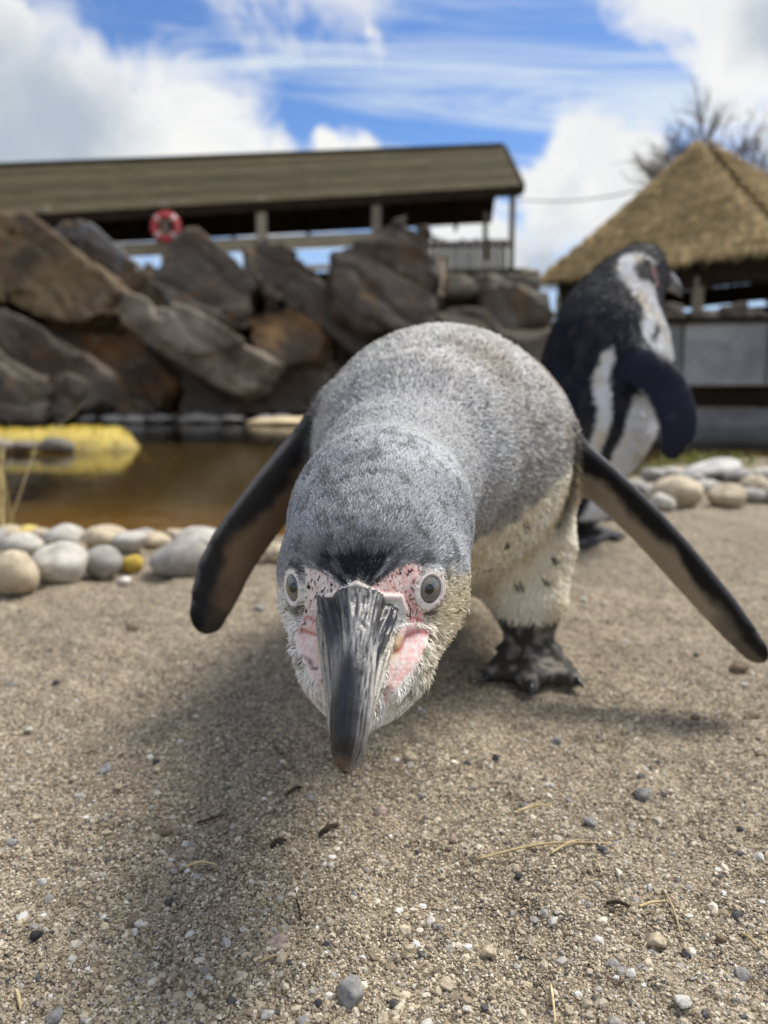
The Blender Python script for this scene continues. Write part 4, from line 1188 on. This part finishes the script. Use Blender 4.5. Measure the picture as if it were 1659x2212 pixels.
# ------------------------------------------------------------------ rock face beyond the pond
def make_rock_mat(name):
    m, b, bs = mat_new(name)
    oi = b.n('ShaderNodeObjectInfo'); tc = b.n('ShaderNodeTexCoord')
    off = b.n('ShaderNodeVectorMath', operation='SCALE'); b.l(oi.outputs['Location'], off.inputs[0]); off.inputs[3].default_value = 3.1
    v = b.vmath('ADD', tc.outputs['Object'], off.outputs[0])
    n1 = b.noise(v, 1.3, 6, .6, .5); n2 = b.noise(v, 5.0, 6, .65, .3); n3 = b.noise(v, 2.1, 4, .55, 1.0)
    c = b.mix(b.smooth(n1, .35, .65), oi.outputs['Color'], (.085, .065, .048))
    c = b.mix(b.smooth(n3, .54, .74, 0, .55), c, (.20, .105, .04))
    c = b.mix(b.smooth(n2, .56, .72, 0, .7), c, (.24, .21, .16))
    c = b.mix(b.smooth(n2, .44, .30, 0, .75), c, (.03, .026, .022))
    b.l(c, bs.inputs['Base Color']); bs.inputs['Roughness'].default_value = .85; bs.inputs['Specular IOR Level'].default_value = .25
    bump(b, bs, n2, .8, .06)
    return m
M_rock = make_rock_mat('rust_stained_rock')
def rock(px_pts, d, thick, colr, label, group=None, name='rock', h=.048, amp=.12, lean=.25, seed=1):
    q = np.array([P(a, b, d) for a, b in px_pts]); ctr = q.mean(0)
    u = (q - ctr) @ RGT; v = (q - ctr) @ UPV; n = len(q); W3 = np.stack([u, v], 1)
    area = 0.5 * sum(W3[i][0] * W3[(i + 1) % n][1] - W3[(i + 1) % n][0] * W3[i][1] for i in range(n))
    if area < 0: W3 = W3[::-1]
    rr = np.random.default_rng(seed); tilt = rr.uniform(-.12, .3, n)
    fx, fy = rr.uniform(-.22, .22), rr.uniform(-.05, .35)
    def sdf(p):
        x, y, w_ = p @ RGT, p @ UPV, p @ FWD
        dd = np.full(len(p), -1e9)
        for i in range(n):
            a, b = W3[i], W3[(i + 1) % n]; e = b - a; nn = np.array([e[1], -e[0]]) / np.linalg.norm(e)
            dd = np.maximum(dd, (x - a[0]) * nn[0] + (y - a[1]) * nn[1] - tilt[i] * (-w_ - thick * .5) * .35)
        dd = np.maximum(dd, -w_ - thick * .5 + fx * x + fy * y); dd = np.maximum(dd, w_ - thick * .6)
        # bedding planes run along the slab
        bv_ = (x * .57 + y * .82) * 1.9 + 2.6 * fbm(p, .8, 3, seed + 3); bed = np.abs(bv_ % 1 - .5); bk = _hash(np.floor(bv_).astype(np.int64), np.full(len(p), seed), np.zeros(len(p), np.int64), seed)
        chip = np.floor(4.2 * fbm(p * np.array([.7, 1, 1]), 1.1, 2, seed + 7)) * .07
        return dd - .06 + amp * 1.8 * (fbm(p + seed * 5.1, 1.5, 4, seed) - .5) + .05 * np.exp(-(bed / .07) ** 2) + .10 * (bk - .5) + chip - .12
    lo = np.array([-1, -1, -1]) * (np.abs(W3).max() + thick); hi = -lo
    Vr, Fr = nets(sdf, lo, hi, h, 1)
    me = mesh_np('rock', Vr, Fr, M_rock, None, True)
    base_z = Vr[:, 2].min()
    o = obj(name, me, None, tuple(ctr)); o.color = (*colr, 1)
    return tag(o, label, 'rock', group)
or_, gy_, dk_, pl_ = (.21, .15, .085), (.15, .135, .125), (.085, .074, .064), (.27, .235, .185)
rock([(30, 556), (64, 522), (112, 526), (205, 590), (300, 655), (262, 700), (215, 722), (100, 700), (10, 636)], 11.6, 1.6, or_, 'large orange-brown rock slab standing highest on the rock face under the shelter', seed=11)
rock([(160, 540), (185, 516), (225, 528), (315, 605), (300, 650), (240, 600)], 12.6, 1.2, (.20, .20, .21), 'blue-grey rock slab behind the large orange-brown slab', seed=12)
rock([(366, 620), (398, 536), (445, 526), (515, 590), (575, 660), (545, 720), (420, 720)], 12.0, 1.6, dk_, 'dark pointed rock in the middle of the rock face', seed=13)
rock([(552, 560), (585, 536), (640, 580), (760, 680), (850, 770), (800, 800), (640, 690), (556, 620)], 11.7, 1.3, dk_, 'long dark slab sloping down beside the pointed rock', seed=14)
rock([(740, 600), (800, 556), (862, 528), (900, 540), (922, 600), (920, 740), (800, 760), (735, 700)], 11.4, 1.5, dk_, 'dark upright rock block beside the pale leaning post', seed=15)
rock([(308, 712), (330, 668), (380, 690), (480, 745), (602, 792), (575, 840), (520, 868), (420, 800), (320, 750)], 10.9, 1.4, pl_, 'pale jutting rock slab pointing down towards the pond', seed=16)
rock([(-60, 640), (20, 660), (160, 760), (330, 850), (400, 890), (300, 900), (130, 830), (-60, 720)], 11.2, 1.0, (.14, .115, .09), 'long brown rock slab lying low below the orange-brown slab', seed=17)
rock([(-80, 740), (60, 790), (240, 880), (200, 905), (-80, 905)], 10.8, 1.2, (.15, .13, .10), 'low brown rock slab at the foot of the rock face', seed=18)
rock([(250, 650), (330, 640), (430, 720), (640, 700), (740, 800), (700, 890), (420, 890), (300, 800), (210, 730)], 12.4, 1.4, (.15, .095, .055), 'broad rusty rock mass behind the pale jutting slab', seed=19)
rock([(640, 690), (780, 740), (930, 740), (960, 890), (640, 890)], 12.2, 1.6, dk_, 'dark rock mass at the foot of the upright block', seed=20)
rock([(-160, 520), (-20, 560), (30, 640), (-60, 720), (-200, 700)], 12.0, 1.5, dk_, 'dark rock at the outer end of the rock face', seed=21)
rock([(150, 700), (230, 720), (330, 760), (420, 850), (380, 890), (180, 800)], 11.9, 1.3, (.20, .10, .04), 'rust-red rock slab between the orange-brown and pale slabs', seed=22)
rock([(-220, 590), (60, 600), (330, 622), (420, 610), (700, 640), (950, 640), (960, 905), (-220, 905)], 13.4, 1.4, (.10, .078, .055), 'dark rock mass behind all the tilted slabs of the rock face', seed=23, h=.09, amp=.22)
rock([(300, 640), (350, 600), (420, 640), (480, 720), (400, 760), (320, 720)], 11.9, 1.2, (.17, .12, .075), 'small brown rock wedged beside the pale jutting slab', seed=24)
rock([(540, 690), (640, 670), (720, 740), (700, 800), (600, 800)], 11.5, 1.2, (.22, .12, .05), 'rusty rock below the long dark slab', seed=25)
rock([(440, 830), (620, 800), (760, 810), (780, 900), (440, 902)], 11.6, 1.2, (.09, .075, .06), 'low dark rock at the waterline under the rusty rock', seed=26)
# rough masonry right of the rock face
for k, a in enumerate((([(955, 622), (1060, 618), (1062, 652), (1000, 656), (955, 650)], 11.5), ([(1056, 620), (1150, 622), (1152, 662), (1056, 664)], 11.4), ([(950, 700), (1060, 690), (1080, 760), (950, 780)], 11.0),
                       ([(1050, 660), (1160, 664), (1170, 720), (1052, 716)], 11.2), ([(1060, 716), (1200, 722), (1230, 830), (1060, 830)], 10.8), ([(920, 760), (1080, 770), (1100, 890), (920, 890)], 10.9),
                       ([(1090, 800), (1300, 780), (1300, 890), (1090, 890)], 10.4))):
    rock(a[0], a[1], .9, (.14, .125, .10), 'rough brown stone in the wall under the picket fence', 'rough stones under the picket fence', 'stone', .06, .07, seed=60 + k)
# stones along the far waterline
for k in range(17):
    px = -60 + k * 52 + random.uniform(-12, 12); w_ = random.uniform(44, 70); hh = random.uniform(20, 32)
    q = G(px, 905 + random.uniform(-4, 3), WATER); q[1] = min(q[1], 10.4); q[0] = (px - CX) / FPX * q[1]
    o = obj('waterline_stone', random.choice(COB), None, (q[0], q[1], WATER + .05)); o.scale = (w_ / 2 * q[1] / FPX, .22, hh / 2 * q[1] / FPX * .8)
    f = random.uniform(.7, 1.2); o.color = (.34 * f, .32 * f, .29 * f, 1); o.rotation_euler = (0, random.uniform(-.2, .2), random.uniform(-.4, .4))
    tag(o, 'grey stone along the waterline under the rock face', 'stone', 'grey stones along the far waterline')
q = P(620, 902, 9.6); o = obj('sandy_stone', COB[2], None, (q[0], q[1], WATER + .02)); o.scale = (.55, .4, .07); o.color = (.68, .54, .33, 1)
tag(o, 'low sunlit sandy stone at the waterline beside the stooping penguin', 'stone')
# the spit: dry grass and edge stones
def grass(name, centres, n, hgt, spread, mat_cols, label, kind='stuff', wd=.004, mat=None):
    V, F, Cc = [], [], []
    for k in range(n):
        x, y, z = centres(k); a = rng.uniform(0, 6.28); h_ = hgt * rng.uniform(.5, 1.3); l = rng.uniform(.1, .8) * h_
        dx, dy = math.cos(a), math.sin(a); b = len(V); w_ = wd * rng.uniform(.6, 1.3)
        V += [(x - dy * w_, y + dx * w_, z - .01), (x + dy * w_, y - dx * w_, z - .01), (x + dx * l * .4 + dy * w_ * .7, y + dy * l * .4 - dx * w_ * .7, z + h_ * .65), (x + dx * l * .4 - dy * w_ * .7, y + dy * l * .4 + dx * w_ * .7, z + h_ * .65), (x + dx * l, y + dy * l, z + h_)]
        F += [(b, b + 1, b + 2, b + 3), (b + 3, b + 2, b + 4)]
        c_ = np.array(mat_cols[rng.integers(len(mat_cols))]) * rng.uniform(.8, 1.2); Cc += [c_] * 5
    return tag(obj(name, py_mesh(name, V, F, M_grassm, np.clip(np.array(Cc), 0, 1))), label, 'grass', kind=kind)
M_grassm = mat_col('grass_blade', .6, .3)
def on_spit(k):
    while True:
        x, y = rng.uniform(-4.6, -1.06), rng.uniform(4.0, 4.9)
        if ((x + 2.9) / 1.95) ** 2 + ((y - 4.45) / .43) ** 2 < 1:
            return x, y, float(ground_z(np.array([x]), np.array([y]))[0])
gs = rng.random((5200, 2)); gx = -4.9 + gs[:, 0] * 4.0; gy = 3.98 + gs[:, 1] * .94
keep = (np.abs((gx + 2.9) / 1.70) ** 4 + ((gy - 4.45) / .42) ** 2) < 1; gx, gy = gx[keep], gy[keep]; gzz = ground_z(gx, gy); keep = gzz > WATER + .02; gx, gy, gzz = gx[keep], gy[keep], gzz[keep]
grass('spit_grass', lambda k: (gx[k], gy[k], gzz[k]), len(gx), .022, .02, [(.80, .62, .10), (.74, .58, .09), (.60, .52, .08), (.82, .68, .24)], 'short yellow grass and moss covering the low spit in the pond')
for k in range(7):
    x_ = -2.75 + k * .17 + random.uniform(-.05, .05); y_ = 4.45 - .46 * math.sqrt(max(0, 1 - ((x_ + 2.9) / 2.02) ** 2)) + .03
    o = obj('spit_stone', random.choice(COB), None, (x_, y_, WATER + .03)); o.scale = (random.uniform(.05, .12), .06, random.uniform(.02, .045)); f = random.uniform(.15, .8); o.color = (.40 * f, .36 * f, .29 * f, 1)
    tag(o, 'small stone set in the edge of the yellow grassy spit', 'stone', 'stones edging the spit')
gx2 = .88 + rng.normal(size=900) * .20; gy2 = 2.66 + rng.normal(size=900) * .12; gz2 = ground_z(gx2, gy2)
grass('grass_patch', lambda k: (gx2[k], gy2[k], gz2[k]), 900, .035, .02, [(.16, .19, .04), (.24, .24, .06), (.34, .30, .10)], 'thin green grass patch on sand before the grey barrier', wd=.003)
def tall(k):
    q = gpt(random.uniform(-30, 50), random.uniform(1132, 1142), 0); return q
tst = [tall(k) for k in range(16)]
dg = grass('dry_grass', lambda k: tst[k], 16, .20, .03, [(.62, .50, .24), (.50, .40, .20)], 'tuft of tall dry straw-coloured grass behind the cobbles', None, wd=.0022)
pass

# ------------------------------------------------------------------ the roofed walkway on the bank
M_board = mat_wood('weathered_roof_board', (.050, .040, .024), (.115, .094, .058), 2.2, .85, (.6, 6, 6))
M_dark = mat_wood('dark_and_shaded_timber', (.018, .012, .008), (.04, .028, .018), 2.5, .9, (1, 6, 6))  # dark wood; also stands in for shade under roof and hut eaves
M_post = mat_wood('pale_post', (.22, .19, .14), (.36, .32, .25), 3, .8, (6, 6, 1))
M_fence = mat_wood('grey_fence', (.105, .095, .08), (.19, .175, .15), 3, .8, (6, 6, 1))
M_pale = mat_wood('pale_rail', (.34, .28, .19), (.50, .43, .32), 3, .8, (1, 6, 6))
eL, eR = P(-420, 495, 15.0), P(1126, 404, 16.2)
rL, rR = P(-420, 380, 17.2), P(1086, 320, 18.2)
bL, bR = P(-420, 560, 19.2), P(1062, 482, 20.2)
SH = thing('walkway_shelter', 'long timber walkway shelter with a board roof above the rock face', 'shelter', (float((eL[0] + eR[0]) / 2), 17.0, 2.0))
roof = obj('roof', None, SH)
def sub_beam(nm, a, b, wd, ht, mat, up=(0, 0, 1), bev=.006):
    o = beam(nm, np.asarray(a) - np.array(SH.location), np.asarray(b) - np.array(SH.location), wd, ht, mat, None, up, bev)
    return o
NBD = 15
upn = nrm(np.cross(eR - eL, rL - eL)); upn = upn if upn[2] > 0 else -upn
for k in range(NBD):
    f0 = (k + .5) / NBD
    a, b = eL + (rL - eL) * f0, eR + (rR - eR) * f0
    wd = np.linalg.norm(rL - eL) / NBD * 1.22
    tl = nrm((upn + .10 * nrm(eL - rL)))
    o = sub_beam('roof_board', a + upn * .02, b + upn * .02, wd, .035, M_board, tl, .006); o.parent = roof
o = None
# back slope
bm_ = bmesh.new()
vs = [bm_.verts.new(Vector(q - np.array(SH.location))) for q in (rL, rR, bR, bL)]
f_ = bm_.faces.new(vs); bmesh.ops.solidify(bm_, geom=[f_], thickness=.08)
me = bpy.data.meshes.new('back_slope'); bm_.to_mesh(me); bm_.free(); me.materials.append(M_dark); obj('back_slope', me, roof)  # near-black colour carries the shade under the roof
o = sub_beam('fascia', eL + np.array([0, -.05, -.09]), eR + np.array([0, -.05, -.09]), .05, .20, M_dark); o.parent = roof
o = sub_beam('ridge_board', rL + np.array([0, 0, .06]), rR + np.array([0, 0, .06]), .22, .05, M_board); o.parent = roof
o = sub_beam('barge_board', eR + np.array([.05, 0, -.03]), rR + np.array([.05, 0, -.03]), .05, .18, M_board, upn); o.parent = roof
# rafters seen in the dark underside
for k in range(9):
    f = (k + .5) / 9
    o = sub_beam('rafter', rL + (rR - rL) * f - np.array([0, 0, .12]), bL + (bR - bL) * f - np.array([0, 0, .12]), .07, .12, M_dark); o.parent = roof
for (px, y0, y1, d, wd) in ((97, 462, 560, 15.5, .19), (352, 452, 620, 15.6, .17), (562, 440, 620, 15.8, .20), (811, 430, 640, 16.0, .20), (1106, 408, 640, 16.2, .12), (1047, 470, 560, 19.6, .12), (-180, 470, 620, 15.3, .19)):
    p1, p0 = P(px, y0 - 12, d), P(px + 4, y1, d)
    p0[0] = p1[0] = (p0[0] + p1[0]) / 2; p0[1] = p1[1]
    o = sub_beam('post', p0, p1, wd, wd, M_post, (0, 1, 0), .02); o.parent = SH
for (a, b, wd, ht) in ((P(-200, 562, 15.9), P(840, 514, 16.1), .10, .25), (P(-200, 612, 15.9), P(840, 572, 16.1), .08, .10)):
    o = sub_beam('rail', a, b, wd, ht, M_pale); o.parent = SH
o = sub_beam('deck', P(-250, 640, 17.5), P(1110, 612, 17.8), 3.2, .14, M_dark); o.parent = SH
# picket fence at the end of the walkway
FE = thing('picket_fence', 'grey timber picket fence with uneven boards at the end of the walkway', 'fence', tuple(P(980, 610, 15.4)))
for k in range(17):
    px = 850 + k * 14.9
    top = 504 if px < 925 else (504 + (px - 925) / 40 * 16 if px < 965 else 519 - (px - 965) * .03)
    a, b = P(px, 606, 15.4), P(px, top + random.uniform(-2, 2), 15.4); a[0] = b[0]; a[1] = b[1]
    beam('picket', a, b, .118, .025, M_fence, FE, (0, 1, 0), .006)
for yy in (532, 588): beam('rail', P(840, yy, 15.5), P(1104, yy - 4, 15.5), .05, .09, M_dark, FE)
beam('sill', P(845, 612, 15.4), P(1112, 608, 15.4), .2, .22, M_dark, FE)
# lifebuoy
lb = P(358, 490, 15.42); LB = thing('lifebuoy', 'red lifebuoy ring with white bands hung on a shelter post', 'lifebuoy', tuple(lb))
def torus(R, r, a0, a1, n, seg=14):
    t = np.linspace(a0, a1, n); pts = np.stack([R * np.cos(t), 0 * t, R * np.sin(t)], 1); return tube_mesh(pts, r, seg)
def plain(name, c, rough=.5):
    m, b, bs = mat_new(name); tc = b.n('ShaderNodeTexCoord'); nz = b.noise(tc.outputs['Object'], 14, 5, .6)
    b.l(b.mix(b.smooth(nz, .3, .7), tuple(v * .85 for v in c), tuple(min(1, v * 1.1) for v in c)), bs.inputs['Base Color']); bs.inputs['Roughness'].default_value = rough; return m
M_red, M_wht = plain('lifebuoy_red', (.52, .06, .07)), plain('lifebuoy_white', (.75, .72, .68))
tv, tf = torus(.225, .062, 0, 2 * math.pi, 48); obj('ring', py_mesh('lifebuoy_ring', tv, tf, M_red), LB)
for k in range(4):
    a = math.pi / 4 + k * math.pi / 2; tv, tf = torus(.225, .066, a - .12, a + .12, 8); obj('band', py_mesh('lifebuoy_band', tv, tf, M_wht), LB)
tv, tf = torus(.30, .010, 0, 2 * math.pi, 48, 6); obj('grab_rope', py_mesh('grab_rope', tv, tf, M_red), LB)
# pale leaning post and stump by the rocks
LPm = plain('bleached_wood', (.52, .50, .48), .7)
a, b = P(934, 712, 11.0), P(944, 560, 11.1)
LPo = thing('leaning_post', 'pale bleached post with a tan head beside the dark rock block', 'post', tuple(a))
beam('shaft', a, P(938, 640, 11.05), .15, .12, LPm, LPo, (0, 1, 0), .02); beam('head', P(938, 642, 11.05), b, .24, .2, M_pale, LPo, (0, 1, 0), .03)
a, b = P(1150, 730, 11.8), P(1143, 596, 11.8)
SPt = thing('gate_post', 'short sunlit wooden post between the picket fence and thatched hut', 'post', tuple(a)); beam('shaft', a, b, .26, .22, M_pale, SPt, (0, 1, 0), .04); beam('cap', b, b + np.array([0, 0, .08]), .3, .26, M_pale, SPt, (0, 1, 0), .03)

# ------------------------------------------------------------------ thatched hut
ap = P(1512, 306, 13.3); ap2 = ap
cL, cN, cR = P(1158, 612, 13.7), P(1715, 534, 11.0), P(1990, 566, 12.6); cB = cL + cR - cN
HUT = thing('thatched_hut', 'open-sided hut with a steep pyramid thatched roof on timber posts', 'hut', (float((cL[0] + cR[0]) / 2), float((cL[1] + cR[1]) / 2), .15))
def make_thatch():
    m, b, bs = mat_new('thatch')
    at = b.n('ShaderNodeAttribute', attribute_name='Col'); tc = b.n('ShaderNodeTexCoord')
    sp = b.n('ShaderNodeSeparateXYZ'); b.l(tc.outputs['Object'], sp.inputs[0])
    n1 = b.noise(tc.outputs['Object'], 1.6, 5, .6); n2 = b.noise(tc.outputs['Object'], 9, 5, .7)
    k = b.math('MULTIPLY', b.smooth(n1, .3, .7, .75, 1.2), b.smooth(n2, .3, .7, .65, 1.3))
    cm = b.n('ShaderNodeCombineXYZ'); [b.l(k, cm.inputs[i]) for i in range(3)]
    b.l(b.mix(1.0, at.outputs['Color'], cm.outputs[0], 'MULTIPLY'), bs.inputs['Base Color']); bs.inputs['Roughness'].default_value = .9; bs.inputs['Specular IOR Level'].default_value = .15
    bump(b, bs, n2, .8, .05); return m
M_thatch = make_thatch()
Vt, Ft, Ct, Bt_v, Bt_c = [], [], [], [], []
corners = [cL, cN, cR, cB]; ctr_ = (cL + cR) / 2
nr, nc = 34, 46
for s_ in range(4):
    A, B_ = corners[s_], corners[(s_ + 1) % 4]
    fn = nrm(np.cross(B_ - A, ap - A)); fn = fn if fn @ (A + B_ - 2 * ctr_) > 0 else -fn
    b0 = len(Vt)
    for i in range(nr + 1):
        f = i / nr
        for j in range(nc + 1):
            g = j / nc
            q = (A * (1 - g) + B_ * g) * (1 - f) + ap * f
            edge_ = min(g, 1 - g) * (1 - f) * np.linalg.norm(B_ - A)
            lay = ((f * 13) % 1)
            off = (.07 * (1 - lay) + .05 * rng.random()) * min(1, edge_ / .2)
            q = q + fn * off - np.array([0, 0, .14 * math.sin(math.pi * (1 - f)) * .5])
            if i == 0: q = q - np.array([0, 0, .06 * rng.random()])
            Vt.append(q)
            Ct.append(np.array([.40, .29, .14]) * (.8 + .4 * rng.random()))
    for i in range(nr):
        for j in range(nc):
            a = b0 + i * (nc + 1) + j; Ft.append((a, a + 1, a + nc + 2, a + nc + 1))
    # loose straw ends on this slope
    nbld = 7000
    g = rng.random(nbld); f = 1 - np.sqrt(rng.random(nbld)); f = np.round(f * 13) / 13 + rng.uniform(0, .04, nbld); f = np.clip(f, 0, .97)
    q = (A[None] * (1 - g[:, None]) + B_[None] * g[:, None]) * (1 - f[:, None]) + ap[None] * f[:, None] + fn * .11 - np.array([0, 0, .07]) * np.sin(np.pi * (1 - f))[:, None]
    dn = nrm((A + B_) / 2 - ap); sd_ = nrm(B_ - A)
    tip = q + dn * rng.uniform(.12, .34, (nbld, 1)) + sd_ * rng.normal(size=(nbld, 1)) * .04 + fn * rng.uniform(-.04, .06, (nbld, 1))
    w_ = sd_ * .012
    Bt_v.append(np.stack([q - w_, q + w_, tip], 1).reshape(-1, 3))
    Bt_c.append(np.repeat(np.array([.48, .35, .175]) * rng.uniform(.55, 1.3, (nbld, 1)), 3, 0))
Vt = np.array(Vt)
rf = obj('roof', py_mesh('thatch', rel(HUT, Vt), Ft, M_thatch, np.array(Ct)), HUT)
bv_ = np.concatenate(Bt_v); st_ = obj('straw', mesh_np('thatch_straw', rel(HUT, bv_), np.arange(len(bv_)).reshape(-1, 3), M_thatch, np.concatenate(Bt_c), False), rf); st_['kind'] = 'stuff'
# eave lining, ring beam and posts
bm_ = bmesh.new(); vs = [bm_.verts.new(Vector(q * .97 + ctr_ * .03 + np.array([0, 0, -.02]) - np.array(HUT.location))) for q in corners]; bm_.faces.new(vs)
r_ = bmesh.ops.solidify(bm_, geom=bm_.faces[:], thickness=.10); me = bpy.data.meshes.new('ceiling'); bm_.to_mesh(me); bm_.free(); me.materials.append(M_dark); obj('ceiling', me, HUT)  # ceiling colour darkened to paint the shade inside the hut
ins_ = [ctr_ + (q - ctr_) * .86 for q in corners]
for i in range(4):
    a, b = ins_[i] - np.array([0, 0, .22]), ins_[(i + 1) % 4] - np.array([0, 0, .22]); beam('ring_beam', a, b, .14, .30, M_dark, HUT)
    for f in (0, .33, .67):
        q = a * (1 - f) + b * f; beam('post', np.array([q[0], q[1], .10]), q, .15, .15, M_dark if i in (1, 2, 3) else M_post, HUT, (0, 1, 0), .02)  # posts away from the lit side get the shaded dark colour
    # half-height timber cladding at the back
    if i in (2, 3):
        for k in range(4): beam('cladding_board', np.array([a[0], a[1], .5 + k * .42]), np.array([b[0], b[1], .5 + k * .42]), .03, .40, M_dark, HUT)

# ------------------------------------------------------------------ grey barrier along the right of the pond
M_panel = mat_wood('grey_barrier_panel', (.20, .205, .22), (.42, .425, .435), 1.5, .3, (1, 1, 1.2))
M_plinth = mat_wood('reflection_grey', (.10, .10, .105), (.21, .21, .215), 1.8, .5, (1, 1, 1))  # grey stands in for the panels' water reflection below the ledge
a, b = P(1290, 915, 9.3), P(2250, 915, 8.3)
WL = thing('barrier', 'low grey panelled barrier with a dark timber rail along the pond', 'barrier', (float(a[0]), float(a[1]), WATER))
def wz(q, z): return np.array([q[0], q[1], z])
zt, zm, zl, zb = 1.12, .41, -.35, -.36
for k in range(5):
    q0, q1 = a + (b - a) * (k / 5 + .004), a + (b - a) * ((k + 1) / 5 - .004)
    beam('panel', wz(q0, (zt + zm) / 2), wz(q1, (zt + zm) / 2), .04, zt - zm, M_panel, WL)
    beam('post', wz(a + (b - a) * (k / 5), -.3) + np.array([0, .06, 0]), wz(a + (b - a) * (k / 5), zt) + np.array([0, .06, 0]), .08, .08, M_post, WL, (0, 1, 0))
beam('ledge', wz(a, .28), wz(b, .28), .14, .25, M_dark, WL)
beam('plinth', wz(a, -.10), wz(b, -.10), .12, .50, M_plinth, WL)
beam('light_strip', wz(a, zm + .006) - np.array([0, .08, 0]), wz(b, zm + .006) - np.array([0, .08, 0]), .10, .014, M_pale, WL)
beam('top_rail', wz(a, zt + .03), wz(b, zt + .03), .12, .06, M_dark, WL)
for k in range(7):
    px0 = 1380 + k * 64
    rock([(px0, 722), (px0 + 6, 694 - 3 * (k % 2)), (px0 + 58, 692), (px0 + 62, 724)], 10.6, .4, (.13, .12, .105), 'squared brown stone in the wall behind the barrier', 'stones of the wall behind the barrier', 'stone', .05, .05, seed=90 + k)

# ------------------------------------------------------------------ bare trees
M_bark = mat_wood('bark', (.10, .085, .07), (.17, .15, .125), 5, .9, (3, 3, 1))
def bare_tree(name, foot, height, label, group, seed, levels=5, spread=.5, lean=0):
    r = random.Random(seed); V, F, Vt_, Ft_ = [], [], [], []
    def grow(p, d, L, rad, lev):
        n = 4; pts = [p]; q = p.copy(); dd = d.copy()
        for i in range(n):
            dd = nrm(dd + np.array([r.gauss(0, .10), r.gauss(0, .10), r.gauss(.03, .06)])); q = q + dd * L / n; pts.append(q.copy())
        tv, tf = tube_mesh(pts, np.linspace(rad, rad * .62, n + 1), 5 if lev < 2 else 3)
        tgtV, tgtF = (V, F) if lev < 2 else (Vt_, Ft_)
        b0 = len(tgtV); tgtV.extend(tv.tolist()); tgtF.extend([[i + b0 for i in f] for f in tf])
        if lev >= levels: return
        for k in range(3 if lev < 3 else 4):
            f = r.uniform(.45, 1.0); pi = pts[min(n, int(f * n))]
            nd = nrm(dd + np.array([r.gauss(0, spread), r.gauss(0, spread), r.gauss(.12, .22)]))
            grow(pi, nd, L * r.uniform(.62, .82), rad * .58, lev + 1)
    grow(np.zeros(3), nrm(np.array([lean, 0, 1.0])), height * .30, height * .022, 0)
    t = thing(name, label, 'tree', tuple(foot), group)
    obj('trunk', py_mesh('trunk', V, F, M_bark), t); obj('twigs', py_mesh('twigs', Vt_, Ft_, M_bark), t)['kind'] = 'stuff'
bare_tree('bare_tree', np.array([14.3, 28, .1]), 14.5, 'tall bare winter tree rising behind the thatched hut roof', None, 4, 6, .42)
bare_tree('bare_tree', np.array([14.6, 29, .1]), 15.5, 'bare winter tree beside the tall one behind the thatched hut', None, 9, 6, .45)
for k, (px, d, hgt) in enumerate(((1150, 34, 6.6), (1205, 36, 6.8), (1260, 38, 6.2), (905, 40, 7.0))):
    q = P(px, 800, d); bare_tree('bare_bush', np.array([q[0], q[1], .1]), hgt, 'distant bare bush between the walkway shelter and the thatched hut', 'distant bare bushes', 30 + k, 4, .5)
# overhead cable from shelter to hut
ca, cb = P(1120, 432, 16.2), P(1420, 402, 14.0); pts = [ca + (cb - ca) * f - np.array([0, 0, .12 * math.sin(math.pi * f)]) for f in np.linspace(0, 1, 12)]
tv, tf = tube_mesh(pts, .012, 6); cbl = obj('cable', py_mesh('cable', tv - pts[0], tf, M_claw), None, tuple(pts[0])); tag(cbl, 'thin dark cable strung from shelter to thatched hut', 'cable')
